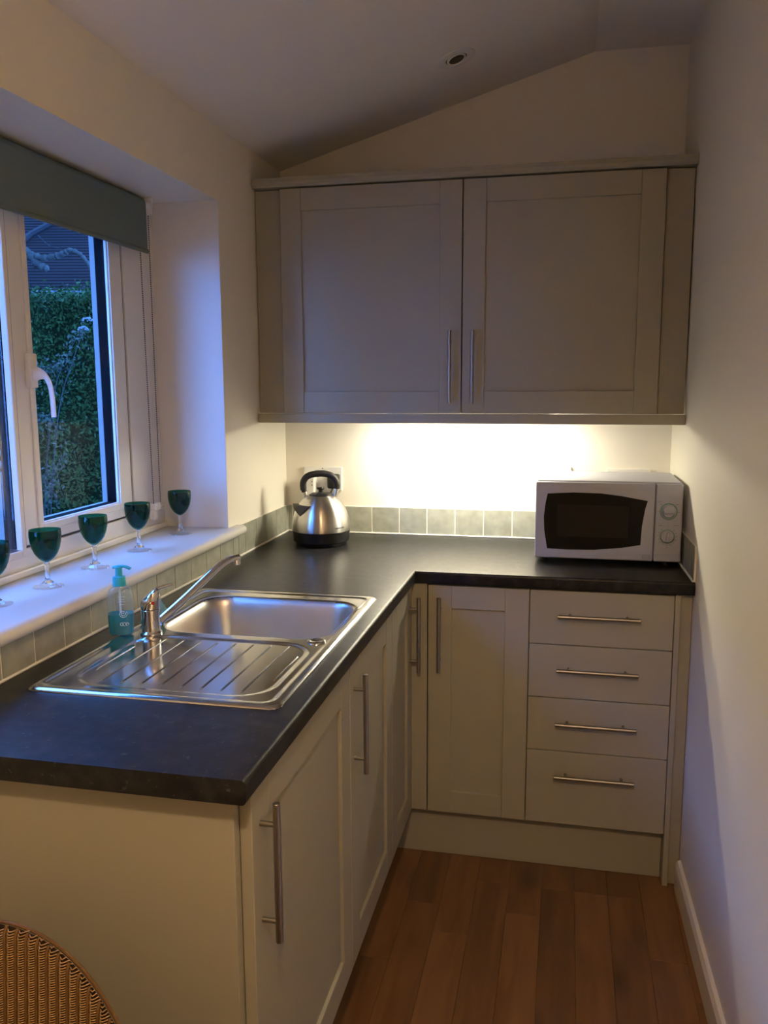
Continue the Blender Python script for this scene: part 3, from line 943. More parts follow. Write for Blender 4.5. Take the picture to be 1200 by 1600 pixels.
# ------------------------------------------------------------------ five goblets on the sill
def goblet():
    t = thing('wine_glass', 'teal', 'wine glass', (0, 0, 0), 'teal stemmed glasses on the window sill')
    bm = bmesh.new()
    out = [(.0042, .0575), (.0095, .0600), (.0175, .0668), (.0248, .0770), (.0300, .0895), (.0330, .1030), (.0342, .1150), (.0340, .1240), (.0334, .1300)]
    inn = [(.0322, .1300), (.0328, .1240), (.0330, .1150), (.0318, .1030), (.0287, .0900), (.0234, .0780), (.0162, .0682), (.0080, .0622), (0, .0608)]
    lathe(bm, [(0, .0570)] + out + inn, seg=40)
    fixn(bm)
    obj('bowl', bm, 'teal', t, smooth=True, origin=(0, 0, .0570))
    bm = bmesh.new()
    lathe(bm, [(0, .0003), (.0325, .0003), (.0337, .0012), (.0332, .0022), (.0265, .0034), (.0185, .0062), (.0130, .0098), (0, .0098)], seg=36)
    fixn(bm)
    obj('foot', bm, 'clearglass', t, smooth=True, origin=(0, 0, 0))
    bm = bmesh.new()
    lathe(bm, [(0, .0099), (.0128, .0100), (.0070, .0160), (.0050, .0230), (.0044, .0380), (.0048, .0500), (.0064, .0545), (.0056, .0566), (0, .0569)], seg=28)
    fixn(bm)
    obj('stem', bm, 'solidglass', t, smooth=True, origin=(0, 0, .0099))
    return t
gl = [(-.105, -1.540, 'teal wine glass nearest the camera, cut by the left edge of the picture'),
      (-.093, -1.378, 'teal wine glass second from the left on the sill, under the window mullion'),
      (-.097, -1.177, 'teal wine glass in the middle of the row, above the soap pump'),
      (-.098, -.956, 'teal wine glass in front of the blind chain, second from the far end'),
      (-.101, -.695, 'farthest teal wine glass, beside the window reveal wall')]
g0 = goblet()
for i, (x, y, lab) in enumerate(gl):
    if i == 0:
        o = g0
    else:
        o = g0.copy(); COL.objects.link(o)
        for ch in list(g0.children):
            c = ch.copy(); COL.objects.link(c); c.parent = o
    o.location = (x, y, 1.0162); o['label'] = lab

# ------------------------------------------------------------------ wall cabinet
CF, CXR = -.287, 1.3795
wc = thing('wall_cabinet', 'stone grey double door shaker wall cabinet spanning the alcove', 'cabinet', (.69, -.14, 1.332))
bm = bmesh.new()
box(bm, .09, 1.30, -.266, -.003, 1.364, 1.380); box(bm, .09, 1.30, -.266, -.003, 2.074, 2.090)
box(bm, .09, .106, -.266, -.003, 1.380, 2.074); box(bm, 1.284, 1.30, -.266, -.003, 1.380, 2.074); box(bm, .106, 1.284, -.009, -.003, 1.380, 2.074)
obj('carcass', bm, 'carcass', wc)
obj('filler', B(.003, .0895, -.2655, -.2475, 1.364, 2.0885, .001, 1), 'cabinet', wc)
obj('filler', B(1.3005, CXR, -.2655, -.2475, 1.364, 2.0885, .001, 1), 'cabinet', wc)
for x0, x1, hx in ((.0955, .6918, .6575), (.6955, 1.2970, .7300)):
    d = shaker(wc, 'y', CF, x0, x1, 1.366, 2.0865)
    bar_handle(d, (hx, CF, 1.5120), (0, -1, 0), (0, 0, 1))
bm = bmesh.new()
prism(bm, [(-.235, 2.0915), (-.293, 2.0915), (-.2985, 2.097), (-.3005, 2.106), (-.3005, 2.119), (-.235, 2.119)], .0035, CXR + .004, 'x')
obj('cornice', bm, 'cabinet', wc)
obj('light_pelmet', B(.0035, CXR + .0035, -.288, -.268, 1.3315, 1.3630, .002), 'cabinet', wc)

# ------------------------------------------------------------------ under-cabinet strip light
M['strip'] = emit_mat('strip_diffuser', (1.0, .91, .68), STRIP_STRENGTH)
sl = thing('strip_light', 'slim lit strip light fixed under the wall cabinet', 'light', (.70, -.16, 1.337))
obj('housing', B(.43, .97, -.185, -.140, 1.346, 1.3638, .002), 'fixture', sl)
obj('diffuser', B(.445, .955, -.180, -.145, 1.3375, 1.346, .002), 'strip', sl)

# ------------------------------------------------------------------ kettle
KX, KY = .2005, -.227
kt = thing('kettle', 'brushed steel dome kettle with black handle and black base', 'kettle', (KX, KY, WT))
ka = math.atan2(CAM.y - KY, CAM.x - KX)
kr = Vector((-math.sin(ka), math.cos(ka), 0))     # to the viewer's right
kf = Vector((math.cos(ka), math.sin(ka), 0))      # to the viewer
bm = bmesh.new()
z = WT
lathe(bm, [(0, z + .0003), (.084, z + .0003), (.088, z + .002), (.0905, z + .010), (.0925, z + .0125), (.0965, z + .0145), (.0985, z + .030), (.1000, z + .0475), (.1005, z + .0495), (0, z + .0495)], KX, KY, 56)
obj('base', bm, 'black', kt, smooth=True)
bm = bmesh.new()
lathe(bm, [(0, z + .050), (.1010, z + .050), (.1015, z + .053), (.1010, z + .066), (.0995, z + .080), (.0962, z + .096), (.0915, z + .111), (.0850, z + .126), (.0765, z + .140), (.0660, z + .153), (.0560, z + .162), (.0470, z + .1675), (.0425, z + .1695), (0, z + .170)], KX, KY, 64)
body = obj('body', bm, 'kettlesteel', kt, smooth=True, auto=50)
bm = bmesh.new()
lathe(bm, [(0, z + .1702), (.0410, z + .1702), (.0405, z + .1725), (.032, z + .1775), (.016, z + .1805), (.0075, z + .1815), (.0072, z + .189), (.0125, z + .1905), (.0135, z + .1950), (.0115, z + .1985), (0, z + .1995)], KX, KY, 36)
obj('lid', bm, 'black', kt, smooth=True)
kc = Vector((KX, KY, z))
def kp(a, h, f=0): return kc + kr * a + kf * f + Vector((0, 0, h))
bm = bmesh.new()
hp = smoothpath([kp(-.0555, .182), (kp(-.0595, .197)), kp(-.058, .219), kp(-.043, .237), kp(-.012, .2445), kp(.022, .243), kp(.046, .231), kp(.0565, .210), kp(.0555, .192)], 6)
tube(bm, hp, [.0115 if i > 3 else .0095 for i in range(len(hp))], 16, squash=(tuple(kf), 1.0))
obj('handle', bm, 'softblack', kt, smooth=True)
bm = bmesh.new()
tube(bm, [kp(-.047, .158), kp(-.0530, .172), kp(-.0560, .185)], [.0075, .0075, .008], 12)
obj('handle_bracket', bm, 'kettlesteel', kt, smooth=True)
bm = bmesh.new()
tube(bm, [kp(.046, .160), kp(.0520, .176), kp(.0555, .195)], [.0095, .0095, .0095], 12)
obj('handle_bracket', bm, 'kettlesteel', kt, smooth=True)
# spout: steel beak with a black V-shaped opening
KPROF = [(.053, .1015), (.066, .1010), (.080, .0995), (.096, .0962), (.111, .0915), (.126, .0850), (.140, .0765), (.153, .0660)]
def krad(h):
    for (h0, r0), (h1, r1) in zip(KPROF[:-1], KPROF[1:]):
        if h0 <= h <= h1: return r0 + (r1 - r0) * (h - h0) / (h1 - h0)
    return KPROF[-1][1]
bm = bmesh.new()
ins, outs = [], []
NA, NH = 10, 8
for j in range(NH + 1):
    t = j / NH
    h = .107 + .034 * t
    ri, ro = [], []
    for i in range(NA + 1):
        u_ = i / NA
        ang = math.radians((-49 - 47 * t) * (1 - u_) + (-49 + 21 * t) * u_)
        beak = .016 * t * t * (1 - u_) ** 2
        dv = kf * math.cos(ang) + kr * math.sin(ang)
        ri.append(bm.verts.new(kc + dv * (krad(h) - .004) + Vector((0, 0, h))))
        ro.append(bm.verts.new(kc + dv * (krad(h) + .0025 + .004 * t + beak) + Vector((0, 0, h))))
    ins.append(ri); outs.append(ro)
for G_ in (ins, outs):
    for j in range(NH):
        for i in range(NA): bm.faces.new((G_[j][i], G_[j][i + 1], G_[j + 1][i + 1], G_[j + 1][i]))
for i in range(NA): bm.faces.new((ins[NH][i], ins[NH][i + 1], outs[NH][i + 1], outs[NH][i]))
for j in range(NH):
    bm.faces.new((ins[j][0], ins[j + 1][0], outs[j + 1][0], outs[j][0])); bm.faces.new((ins[j][NA], ins[j + 1][NA], outs[j + 1][NA], outs[j][NA]))
bmesh.ops.remove_doubles(bm, verts=bm.verts, dist=1e-5)
fixn(bm)
obj('spout', bm, 'softblack', kt)
# lettering on the body
bm = text_mesh('KENWOOD', .0072, .0002)
ang0 = math.asin(.064 / .102)
for vv in bm.verts:
    ang = ang0 + vv.co.x / .1013
    rr_ = .1014 + (vv.co.z + .0001)
    vv.co = kc + (kf * math.cos(ang) + kr * math.sin(ang)) * rr_ + Vector((0, 0, .0665 + vv.co.y))
obj('lettering', bm, 'darkprint', body)

# ------------------------------------------------------------------ wall sockets
def plate(name, label, x0, x1, z0, z1):
    t = thing(name, label, 'socket', ((x0 + x1) / 2, -.005, z0))
    obj('plate', B(x0, x1, -.0095, -.0004, z0, z1, .002), 'whiteplastic', t)
    return t
so1 = plate('wall_socket', 'white double wall socket behind the kettle', .072, .2185, 1.0685, 1.1565)
bm = bmesh.new(); cyl(bm, (.145, -.0094, 1.1505), (.145, -.0102, 1.1505), .0022, 12); obj('screw', bm, 'darkprint', so1)
for xx in (.128, .162):
    obj('rocker_switch', B(xx - .006, xx + .006, -.0125, -.0096, 1.128, 1.146, .001), 'whiteplastic', so1)
so2 = plate('wall_socket', 'white double wall socket peeping over the right of the microwave', 1.168, 1.314, 1.0795, 1.1665)
for xx in (1.222, 1.258):
    obj('rocker_switch', B(xx - .006, xx + .006, -.0125, -.0096, 1.128, 1.146, .001), 'whiteplastic', so2)
so3 = plate('fused_switch', 'white switch plate peeping over the left of the microwave', .962, 1.048, 1.086, 1.172)
obj('indicator', B(1.0000, 1.0042, -.0115, -.0097, 1.1545, 1.1595, .0004), 'darkprint', so3)
obj('rocker_switch', B(1.009, 1.0175, -.0118, -.0097, 1.148, 1.164, .0008), 'whiteplastic', so3)
obj('rocker_edge', B(1.0135, 1.0150, -.0122, -.0119, 1.1550, 1.1635), 'greyprint', so3)
pg = thing('power_plug', 'black plug in the socket behind the kettle handle', 'plug', (.193, -.03, 1.075))
bm = bmesh.new(); box(bm, .170, .214, -.046, -.0099, 1.079, 1.132, .008, 3); obj('plug_body', bm, 'black', pg, smooth=True)
bm = bmesh.new(); tube(bm, smoothpath([(.190, -.034, 1.080), (.186, -.05, 1.060), (.178, -.065, 1.00), (.185, -.075, .935), (.195, -.085, .9155), (.2, -.13, .9145)], 6), .0033, 10); obj('cord', bm, 'black', pg, smooth=True)
pw = thing('plug_in_adapter', 'white plug-in adapter on the left of the kettle socket', 'plug', (.105, -.03, 1.052))
bm = bmesh.new(); box(bm, .083, .124, -.052, -.0099, 1.052, 1.128, .004, 2); obj('adapter_body', bm, 'whiteplastic', pw)
for zz in (1.090, 1.103):
    bm = bmesh.new(); box(bm, .114, .118, -.0528, -.0521, zz, zz + .006); obj('indicator', bm, 'greyprint', pw)

# ------------------------------------------------------------------ microwave
MY = -.402
mv = thing('microwave', 'white microwave oven with curved black window and two dials', 'microwave', (1.157, -.24, WT))
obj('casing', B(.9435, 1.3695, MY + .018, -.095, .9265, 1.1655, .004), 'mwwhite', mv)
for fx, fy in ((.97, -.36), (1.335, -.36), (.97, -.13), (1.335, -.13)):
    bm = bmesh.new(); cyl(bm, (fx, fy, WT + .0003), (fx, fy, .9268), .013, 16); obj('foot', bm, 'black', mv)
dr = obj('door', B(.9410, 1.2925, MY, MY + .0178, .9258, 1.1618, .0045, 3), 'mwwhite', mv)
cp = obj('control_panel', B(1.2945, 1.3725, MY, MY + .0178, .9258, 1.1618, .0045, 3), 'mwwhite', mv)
wpts = [(.9765, 1.1262), (1.0531, 1.131), (1.135, 1.1299), (1.196, 1.1229), (1.2714, 1.11), (1.2649, 1.0846), (1.2577, 1.0337), (1.2553, .975), (1.2018, .9645), (1.1203, .9554), (1.0374, .9532), (.9785, .9553), (.9688, 1.0116), (.9665, 1.0549), (.9709, 1.0982)]
bm = bmesh.new(); prism(bm, wpts, MY + .002, MY - .0012, 'y')
es = [e for e in bm.edges if abs(e.verts[0].co.y - (MY - .0012)) < 1e-5 and abs(e.verts[1].co.y - (MY - .0012)) < 1e-5]
bmesh.ops.bevel(bm, geom=es, offset=.0008, segments=2, affect='EDGES')
wdw = obj('door_window', bm, 'mwblack', dr)
obj('window_screen', B(1.0065, 1.2190, MY - .0016, MY - .0013, .9942, 1.0927), 'mwscreen', dr)
for z0_, z1_, nm in ((1.152, 1.140, 'trim_line'), (.938, .948, 'trim_line')):
    bm = bmesh.new()
    pth = [(.9455 + .345 * t, MY + .0002, z0_ + (z1_ - z0_) * (t ** 2.2)) for t in [q / 14 for q in range(15)]]
    tube(bm, pth, .0011, 6); obj(nm, bm, 'mwwhite', dr, smooth=True)
bm = bmesh.new(); tube(bm, [(1.2965, MY + .0002, .9485), (1.33, MY + .0002, .9505), (1.3705, MY + .0002, .9545)], .0011, 6); obj('trim_line', bm, 'mwwhite', cp, smooth=True)
def torus_ring(cx_, cz_, r, t, seg=40, a0=0, a1=360, y=MY):
    bm = bmesh.new()
    n = max(2, int(seg * (a1 - a0) / 360))
    pts = [(cx_ + r * math.cos(math.radians(a0 + (a1 - a0) * i / n)), y - .0001, cz_ + r * math.sin(math.radians(a0 + (a1 - a0) * i / n))) for i in range(n + 1)]
    tube(bm, pts, t, 6, squash=((0, 1, 0), .25))
    return bm
obj('dial_print', torus_ring(1.3327, 1.0795, .0238, .0022), 'greenprint', cp)
obj('dial_print', torus_ring(1.3316, 1.0037, .0210, .0010), 'greenprint', cp)
for i in range(13):
    a = math.radians(130 + i * 23)
    bm = bmesh.new()
    c_ = Vector((1.3316 + .0265 * math.cos(a), MY - .0001, 1.0037 + .0265 * math.sin(a)))
    tube(bm, [c_ - Vector((.0018, 0, 0)), c_ + Vector((.0018, 0, 0))], .0013, 6, squash=((0, 1, 0), .25))
    obj('minute_mark', bm, 'greenprint', cp)
for (mx_, mz_, L_) in ((1.3052, 1.1085, .014), (1.3095, 1.1005, .007), (1.3345, 1.1090, .005), (1.3560, 1.1015, .010), (1.3045, 1.0795, .006), (1.3625, 1.0780, .008), (1.3110, 1.0365, .012), (1.3560, 1.0372, .016), (1.3335, 1.0365, .003), (1.3316, .9700, .006)):
    bm = bmesh.new(); tube(bm, [(mx_ - L_ / 2, MY - .0001, mz_), (mx_ + L_ / 2, MY - .0001, mz_)], .0010, 6, squash=((0, 1, 0), .25)); obj('small_print', bm, 'greyprint', cp)
for (kx_, kz_, ang) in ((1.3327, 1.0795, 0), (1.3316, 1.0037, PI / 2 - .12)):
    bm = bmesh.new()
    lathe(bm, [(0, .0005), (.0195, .0005), (.0190, .004), (.0178, .0075), (.0165, .0085), (0, .0088)], seg=36, axis=(0, -1, 0), origin=(kx_, MY, kz_))
    kn = obj('knob', bm, 'mwwhite', cp, smooth=True)
    bm = bmesh.new()
    box(bm, -.0155, .0155, -.0170, -.0085, -.0042, .0042, .002)
    bmesh.ops.rotate(bm, cent=(0, 0, 0), matrix=Matrix.Rotation(-ang, 3, 'Y'), verts=bm.verts)
    bmesh.ops.translate(bm, verts=bm.verts, vec=(kx_, MY, kz_))
    obj('knob_grip', bm, 'mwwhite', cp)
bm = bmesh.new(); ring(bm, 0, .0004, -.012, .012, -.0055, .0055, -.0108, .0108, -.0043, .0043)
bmesh.ops.rotate(bm, cent=(0, 0, 0), matrix=Matrix.Rotation(PI / 2, 3, 'Z'), verts=bm.verts); bmesh.ops.translate(bm, verts=bm.verts, vec=(1.2735, MY - .0002, .939))
obj('badge_print', bm, 'greyprint', dr)
for q in range(3):
    bm = torus_ring(1.2665 + q * .0068, .939, .0024, .0006, 16, 0, 360); obj('badge_print', bm, 'greyprint', dr)

# ------------------------------------------------------------------ ceiling downlight (unlit)
sl_ = math.atan(.2886)
dn = Vector((math.sin(sl_), 0, -math.cos(sl_)))
dc = Vector((.680, -.372, 2.212 + .2886 * .680))
dl = thing('downlight', 'unlit round white recessed downlight in the sloping ceiling', 'downlight', dc)
bm = bmesh.new()
lathe(bm, [(.0325, -.001), (.0335, .0035), (.049, .0052), (.0565, .0032), (.0572, .0004), (.0325, .0002)], seg=44, axis=dn, origin=dc)
obj('bezel', bm, 'fixture', dl, smooth=True)
bm = bmesh.new()
lathe(bm, [(0, .0006), (.0318, .0006), (.0322, .0012), (0, .0013)], seg=40, axis=dn, origin=dc); obj('recess', bm, 'gasket', dl)
bm = bmesh.new()
ti = (dn + Vector((.06, -.10, 0))).normalized()
lathe(bm, [(.0230, .0016), (.0235, .0062), (.0262, .0078), (.0288, .0062), (.0295, .0016)], seg=40, axis=ti, origin=dc); obj('tilt_ring', bm, 'fixture', dl, smooth=True)
bm = bmesh.new()
lathe(bm, [(0, .0018), (.0229, .0018), (.0229, .0042), (0, .0056)], seg=36, axis=ti, origin=dc); obj('lamp', bm, 'downlight', dl, smooth=True)

# ------------------------------------------------------------------ wicker tub chair in front of the end panel
CH = Vector((.285, -2.10, FZ))
ch = thing('wicker_chair', 'honey brown woven wicker tub chair by the end panel', 'chair', CH)
PIT = .0166
HWID, ZTOP, ZSIDE = .258, .752, .44
def back_y(s):             # plan curve of the back, world y offset (towards the camera is negative)
    return -.62 * s * s
def back_top(s):
    t = min(1, abs(s) / HWID)
    return ZSIDE + (ZTOP - ZSIDE) * math.sqrt(max(0, 1 - t ** 2.05))
def back_pt(s, zw, fwd):   # fwd: out of the surface towards the camera
    lean = -.10 * (ZTOP - zw)
    zt = back_top(s)
    roll = 0
    dz = zt - zw
    if dz < .012: roll = (.012 - dz) ** 2 / .024
    ny = Vector((1.24 * s, -1, 0)).normalized()
    return Vector((CH.x + s, CH.y + back_y(s) + lean + roll, zw + FZ)) + Vector((-ny.x, ny.y, 0)) * fwd
nrib = int(HWID / PIT)
for i in range(-nrib, nrib + 1):
    s = i * PIT
    zt = back_top(s) - .001
    bm = bmesh.new()
    pts = [back_pt(s, .36 + (zt - .36) * t, .0002) for t in [0, .2, .4, .6, .75, .88, .94, .98, 1]]
    tube(bm, pts, .0023, 6, squash=((0, 1, 0), .7))
    o = obj('upright', bm, 'cane', ch, smooth=True)
bm = bmesh.new()
z = .37
row = 0
while z < ZTOP - .003:
    t = (z - ZSIDE) / (ZTOP - ZSIDE)
    smax = HWID if t <= 0 else HWID * (1 - t * t) ** (1 / 2.05)
    smax -= .001
    n = int(smax / (PIT / 6))
    pts = []
    for i in range(-n, n + 1):
        s = i * PIT / 6
        wv_ = -math.cos(2 * PI * s / PIT) * .0034 - .0002
        zz_ = z
        pts.append(back_pt(s, min(zz_, back_top(s) - .0005), wv_))
    for sg_ in (-1, 1):
        e_ = back_pt(sg_ * smax, min(z, back_top(smax) - .0003), -.002)
        pts = [e_] + pts if sg_ < 0 else pts + [e_]
    if len(pts) > 3: tube(bm, pts, .00105, 4, caps=False)
    z += .0033
    row += 1
bmL = bmesh.new()
gr_ = []
for i in range(41):
    s_ = (HWID - .002) * math.sin(-PI / 2 + PI * i / 40)
    gr_.append([bmL.verts.new(back_pt(s_, .36 + (back_top(s_) - .003 - .36) * j / 12, -.0052)) for j in range(13)])
for i in range(40):
    for j in range(12): bmL.faces.new((gr_[i][j], gr_[i + 1][j], gr_[i + 1][j + 1], gr_[i][j + 1]))
obj('back_lining', bmL, 'lining', ch, smooth=True)
o = obj('woven_strands', bm, 'weft', ch, smooth=True, auto=0); o['kind'] = 'stuff'
bm = bmesh.new()
rim = [back_pt(s, back_top(s), -.004) + Vector((0, .004, -.004)) for s in [HWID * math.sin(-PI / 2 + PI * q / 60) for q in range(61)]]
tube(bm, rim, .0026, 8)
obj('back_rim', bm, 'cane', ch, smooth=True)
bm = bmesh.new()
sr = .235
seatc = Vector((CH.x, CH.y - .27, 0))
lathe(bm, [(0, .395 + FZ), (.20, .395 + FZ), (sr - .004, .390 + FZ), (sr, .380 + FZ), (sr, .30 + FZ), (sr - .006, .295 + FZ), (0, .295 + FZ)], seatc.x, seatc.y, 40)
obj('seat', bm, 'weft', ch, smooth=True)
for sgn in (-1, 1):
    bm = bmesh.new()
    p0 = back_pt(sgn * HWID * .995, ZSIDE, 0)
    tube(bm, smoothpath([p0, p0 + Vector((sgn * .01, -.10, .0)), p0 + Vector((-sgn * .005, -.24, -.02)), p0 + Vector((-sgn * .03, -.33, -.10)), p0 + Vector((-sgn * .05, -.34, -.30)), Vector((p0.x - sgn * .05, p0.y - .345, FZ + .001))], 5), .014, 12)
    obj('arm', bm, 'cane', ch, smooth=True)
    bm = bmesh.new()
    q1 = back_pt(sgn * .20, .37, -.006)
    tube(bm, [q1, Vector((q1.x + sgn * .005, q1.y + .01, FZ + .001))], [.014, .012], 12)
    obj('leg', bm, 'cane', ch, smooth=True)

# ------------------------------------------------------------------ pendant lamp in the room behind the camera
PL = Vector((.96, -2.82, 2.02))
pl = thing('pendant_lamp', 'pendant lamp with a cream drum shade hanging behind the viewer', 'lamp', PL)
cz = 2.212 + .2886 * PL.x
bm = bmesh.new(); cyl(bm, PL + Vector((0, 0, .10)), (PL.x, PL.y, cz - .02), .003, 8); obj('flex', bm, 'whiteplastic', pl)
bm = bmesh.new(); cyl(bm, (PL.x, PL.y, cz - .03), (PL.x, PL.y, cz + .004), .045, 24); obj('ceiling_rose', bm, 'whiteplastic', pl)
bm = bmesh.new()
lathe(bm, [(.145, .10), (.17, -.10), (.168, -.10), (.143, .10)], seg=40); fixn(bm)
bmesh.ops.translate(bm, verts=bm.verts, vec=PL); obj('lamp_shade', bm, 'shade', pl, smooth=True)
M['bulb'] = emit_mat('warm_bulb', (1, .62, .28), 2.0)
bm = bmesh.new(); lathe(bm, [(0, -.055), (.02, -.048), (.03, -.03), (.028, -.01), (.014, .02), (.013, .045), (0, .045)], seg=20)
bmesh.ops.translate(bm, verts=bm.verts, vec=PL + Vector((0, 0, .045))); obj('bulb', bm, 'bulb', pl, smooth=True)
ld = bpy.data.lights.new('bulb_light', 'POINT')
ld.energy = PENDANT_WATTS
ld.color = (1.0, .70, .42)
ld.shadow_soft_size = .035
lo = bpy.data.objects.new('bulb_light', ld)
COL.objects.link(lo)
lo.parent = pl
lo.location = (0, 0, -.035)

# ------------------------------------------------------------------ the garden outside
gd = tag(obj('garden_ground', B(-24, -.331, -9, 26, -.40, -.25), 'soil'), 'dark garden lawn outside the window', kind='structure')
# hedge
hd_ = thing('hedge', 'tall clipped green hedge seen through the window', 'hedge', (-3.6, 3.9, -.25))
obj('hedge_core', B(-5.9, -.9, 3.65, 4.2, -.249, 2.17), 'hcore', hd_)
blocker_ = thing('hedge', 'unseen taller hedge added to block low sky light from the room', 'hedge', (-3.8, -1.9, -.25))
obj('hedge_core', B(-4.1, -3.5, -5.5, 1.7, -.249, 3.65), 'hcore', blocker_)
rh = random.Random(5)
HV = {hd_.name: ([], []), blocker_.name: ([], [])}
for i in range(96000):
    x = rh.uniform(-5.9, -.9); top = rh.random() < .16
    hz = 2.235 + .05 * mnoise.noise(Vector((x * 2.2, 0, 0)))
    if top:
        y, z = rh.uniform(3.5, 4.25), hz + rh.gauss(0, .04)
    else:
        z = rh.uniform(-.2, hz)
        y = 3.58 + .09 * mnoise.noise(Vector((x * 3, z * 3, 1.3))) + rh.gauss(0, .03)
    if i % 2 == 0:            # unseen side hedge, added to keep low sky light off the room
        y = rh.uniform(-5.5, 1.7); z = rh.uniform(-.2, 3.7); x = -3.46 + rh.gauss(0, .03)
    c = Vector((x, y, z))
    d1 = Vector((rh.gauss(0, 1), rh.gauss(0, .7) - .5, rh.gauss(0, 1))).normalized()
    d2 = d1.cross(Vector((rh.gauss(0, 1), rh.gauss(0, 1), rh.gauss(0, 1)))).normalized()
    L_ = rh.uniform(.012, .028) * (2.2 if i % 2 == 0 else 1)
    verts, faces = HV[blocker_.name if i % 2 == 0 else hd_.name]
    b0 = len(verts)
    verts += [c - d1 * L_, c + d2 * L_ * .45, c + d1 * L_, c - d2 * L_ * .45]
    faces.append((b0, b0 + 1, b0 + 2, b0 + 3))
for hh_ in (hd_, blocker_):
    verts, faces = HV[hh_.name]
    me = bpy.data.meshes.new('hedge_leaves'); me.from_pydata([tuple(v) for v in verts], [], faces); me.materials.append(M['leafh'])
    o = bpy.data.objects.new('hedge_leaves', me); COL.objects.link(o); o.parent = hh_; o.location = -wpos(hh_); o['kind'] = 'stuff'

# neighbour's house: walls, tiled roof in courses, hip ridge, eaves
nh = thing('neighbour_house', 'house with dark tiled hip roof rising behind the hedge', 'house', (-8.5, 14, -.25))
A_ = .213
ex = Vector((math.cos(A_), math.sin(A_), 0)); ey = Vector((-math.sin(A_), math.cos(A_), 0))
O_ = Vector((-8.6, 11.6, 0))
EZ = 3.22
def hpnt(a, b, z_): return O_ + ex * a + ey * b + Vector((0, 0, z_))
bm = bmesh.new()
vs8 = [bm.verts.new(hpnt(a, b, z_)) for a in (-6.5, 6.5) for b in (.3, 6) for z_ in (-.25, EZ + .06)]
for f in [(0, 1, 3, 2), (4, 6, 7, 5), (0, 4, 5, 1), (2, 3, 7, 6), (0, 2, 6, 4), (1, 5, 7, 3)]: bm.faces.new([vs8[i] for i in f])
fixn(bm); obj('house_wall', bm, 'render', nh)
bm = bmesh.new()
gz, gyy = .066, .078
for k_ in range(82):  # upper courses, out of view, carried higher to block sky light
    z0_, z1_ = EZ + gz * k_, EZ + gz * (k_ + 1.12)
    y0_, y1_ = gyy * k_, gyy * (k_ + 1.12)
    xa, xb = -8 + gyy * k_ * .5, 8 - gyy * k_ * .3
    q = [hpnt(xa, y0_ - .03, z0_ + .03), hpnt(xb, y0_ - .03, z0_ + .03), hpnt(xb, y1_, z1_ + .01), hpnt(xa, y1_, z1_ + .01), hpnt(xa, y0_ - .03, z0_ - .012), hpnt(xb, y0_ - .03, z0_ - .012)]
    v_ = [bm.verts.new(p) for p in q]
    bm.faces.new((v_[0], v_[1], v_[2], v_[3])); bm.faces.new((v_[4], v_[5], v_[1], v_[0]))
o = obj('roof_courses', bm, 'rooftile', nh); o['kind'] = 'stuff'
def roofpt(a, k_): return hpnt(a, gyy * k_, EZ + gz * k_ + .06)
bm = bmesh.new(); tube(bm, [roofpt(-1.02, 12), roofpt(-.82, 18.1), roofpt(-.47, 22.8), roofpt(.4, 38)], .075, 8); obj('hip_ridge', bm, 'ridge', nh)
bm = bmesh.new(); tube(bm, [hpnt(-7, -.10, EZ - .07), hpnt(7, -.10, EZ - .07)], .06, 8); obj('gutter', bm, 'gasket', nh)

# gnarled lichen-covered tree whose branch reaches past the window
tr = thing('garden_tree', 'gnarled lichen-covered tree branch in front of the tiled roof', 'tree', (-2.62, 1.5, -.25))
bm = bmesh.new()
tk = smoothpath([(-2.62, 1.5, -.26), (-2.58, 1.5, .6), (-2.52, 1.5, 1.5), (-2.45, 1.5, 2.2), (-2.55, 1.5, 2.9), (-2.5, 1.55, 3.7)], 5)
tube(bm, tk, [.10 - .06 * i / len(tk) for i in range(len(tk))], 10)
obj('trunk', bm, 'bark', tr, smooth=True)
def gnarl(pts, r0, r1, n=6):
    p = smoothpath(pts, n)
    bm = bmesh.new()
    tube(bm, p, [(r0 + (r1 - r0) * i / len(p)) * (1 + .18 * math.sin(i * 1.9) + .1 * math.sin(i * 3.3)) * (.35 if i == len(p) - 1 else 1) for i in range(len(p))], 10)
    return bm
obj('branch', gnarl([(-2.47, 1.5, 2.38), (-2.2, 1.5, 2.28), (-2.06, 1.5, 2.22), (-2.0, 1.5, 2.155), (-1.93, 1.5, 2.125)], .034, .020), 'bark', tr, smooth=True)
obj('branch', gnarl([(-2.05, 1.5, 2.215), (-1.97, 1.5, 2.19), (-1.89, 1.5, 2.195), (-1.83, 1.5, 2.21), (-1.785, 1.5, 2.225), (-1.73, 1.5, 2.205), (-1.69, 1.5, 2.165), (-1.655, 1.5, 2.11), (-1.63, 1.5, 2.05)], .020, .009), 'bark', tr, smooth=True)
verts, faces = [], []
rt_ = random.Random(9)
for i in range(9000):             # unseen crown added above the branch to cut sky glare on the worktop
    while True:
        q = Vector((rt_.uniform(-1, 1), rt_.uniform(-1, 1), rt_.uniform(-1, 1)))
        if q.length < 1: break
    c = Vector((-2.25 + q.x * 1.1, 2.15 + q.y * 1.2, 3.45 + q.z * .85))
    d1 = Vector((rt_.gauss(0, 1), rt_.gauss(0, 1), rt_.gauss(0, 1))).normalized(); d2 = d1.cross(Vector((rt_.gauss(0, 1), rt_.gauss(0, 1), 1))).normalized()
    L_ = rt_.uniform(.035, .07); b0 = len(verts)
    verts += [c - d1 * L_, c + d2 * L_ * .5, c + d1 * L_, c - d2 * L_ * .5]; faces.append((b0, b0 + 1, b0 + 2, b0 + 3))
me = bpy.data.meshes.new('sky_block_crown'); me.from_pydata([tuple(v) for v in verts], [], faces); me.materials.append(M['leafh'])
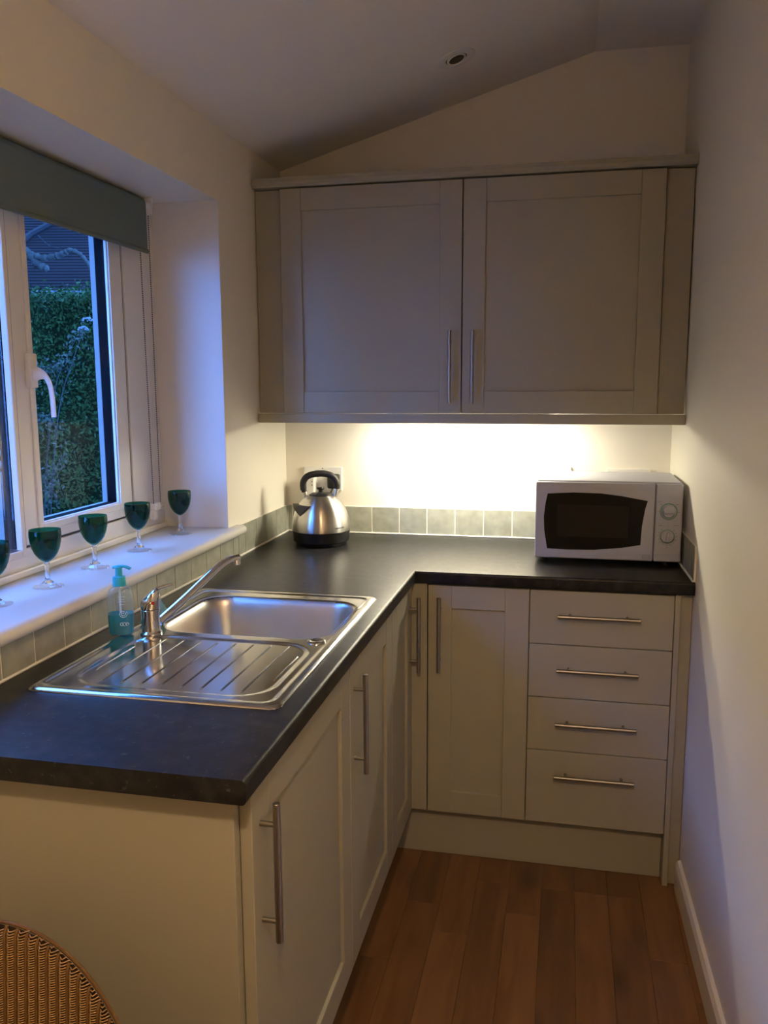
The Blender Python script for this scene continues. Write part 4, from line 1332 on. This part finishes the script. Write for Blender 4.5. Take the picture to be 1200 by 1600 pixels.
o = bpy.data.objects.new('sky_block_crown', me); COL.objects.link(o); o.parent = tr; o.location = -Vector((-2.62, 1.5, -.25)); o['kind'] = 'stuff'
obj('twig', gnarl([(-2.0, 1.52, 2.32), (-1.93, 1.52, 2.26), (-1.86, 1.52, 2.24)], .004, .002), 'twig', tr, smooth=True)

# straggly flowering shrub close to the glass
sh = thing('flowering_shrub', 'straggly shrub with two white flower heads outside the window', 'shrub', (-1.75, 1.0, -.25))
rs = random.Random(21)
stems = [[(-1.75, 1.0, -.26), (-1.70, 1.0, .6), (-1.60, 1.0, 1.3), (-1.48, 1.0, 1.62), (-1.405, 1.0, 1.775)],
         [(-1.75, 1.0, -.26), (-1.74, 1.02, .7), (-1.62, 1.0, 1.4), (-1.50, 1.0, 1.65), (-1.432, 1.0, 1.735)],
         [(-1.78, 1.0, -.26), (-1.80, 1.0, .7), (-1.74, 1.0, 1.45), (-1.62, .98, 1.56), (-1.50, .98, 1.60)],
         [(-1.78, 1.0, -.26), (-1.84, 1.0, .6), (-1.80, 1.0, 1.40), (-1.66, .99, 1.52), (-1.53, 1.0, 1.545)],
         [(-1.78, 1.0, -.26), (-1.86, 1.0, .6), (-1.74, 1.0, 1.2), (-1.66, .99, 1.30), (-1.60, 1.0, 1.20)],
         [(-1.75, 1.0, -.26), (-1.72, 1.0, .4), (-1.69, 1.0, .85), (-1.62, .98, 1.02), (-1.56, .98, 1.10)],
         [(-1.75, 1.0, -.26), (-1.77, 1.0, .5), (-1.73, 1.0, .95), (-1.66, .98, .92), (-1.62, .98, .84)]]
for s_ in stems:
    bm = bmesh.new(); p = smoothpath(s_, 5); tube(bm, p, [.0045 - .003 * i / len(p) for i in range(len(p))], 6)
    obj('stem', bm, 'twig', sh, smooth=True)
verts, faces = [], []
for s_ in stems:
    P_ = smoothpath(s_, 8)
    for p in P_[14:]:
        for q in range(4):
            c = p + Vector((rs.gauss(0, .022), rs.gauss(0, .02), rs.gauss(0, .022)))
            d1 = Vector((rs.gauss(0, 1), rs.gauss(0, .5), rs.gauss(0, 1))).normalized(); d2 = d1.cross(Vector((0, -1, .3))).normalized()
            L_ = rs.uniform(.006, .016); b0 = len(verts)
            verts += [c - d1 * L_, c + d2 * L_ * .4, c + d1 * L_, c - d2 * L_ * .4]; faces.append((b0, b0 + 1, b0 + 2, b0 + 3))
me = bpy.data.meshes.new('leaves'); me.from_pydata([tuple(v) for v in verts], [], faces); me.materials.append(M['leafd'])
o = bpy.data.objects.new('leaves', me); COL.objects.link(o); o.parent = sh; o.location = -Vector((-1.75, 1.0, -.25)); o['kind'] = 'stuff'
for c in (Vector((-1.398, 1.0, 1.787)), Vector((-1.426, 1.0, 1.741))):
    bm = bmesh.new()
    for q in range(46):
        d1 = Vector((rs.gauss(0, 1), rs.gauss(0, 1), abs(rs.gauss(0, 1)))).normalized()
        bead(bm, c + Vector((d1.x * .025, d1.y * .025, d1.z * .019)), rs.uniform(.003, .0048))
    obj('flower_head', bm, 'petal', sh)
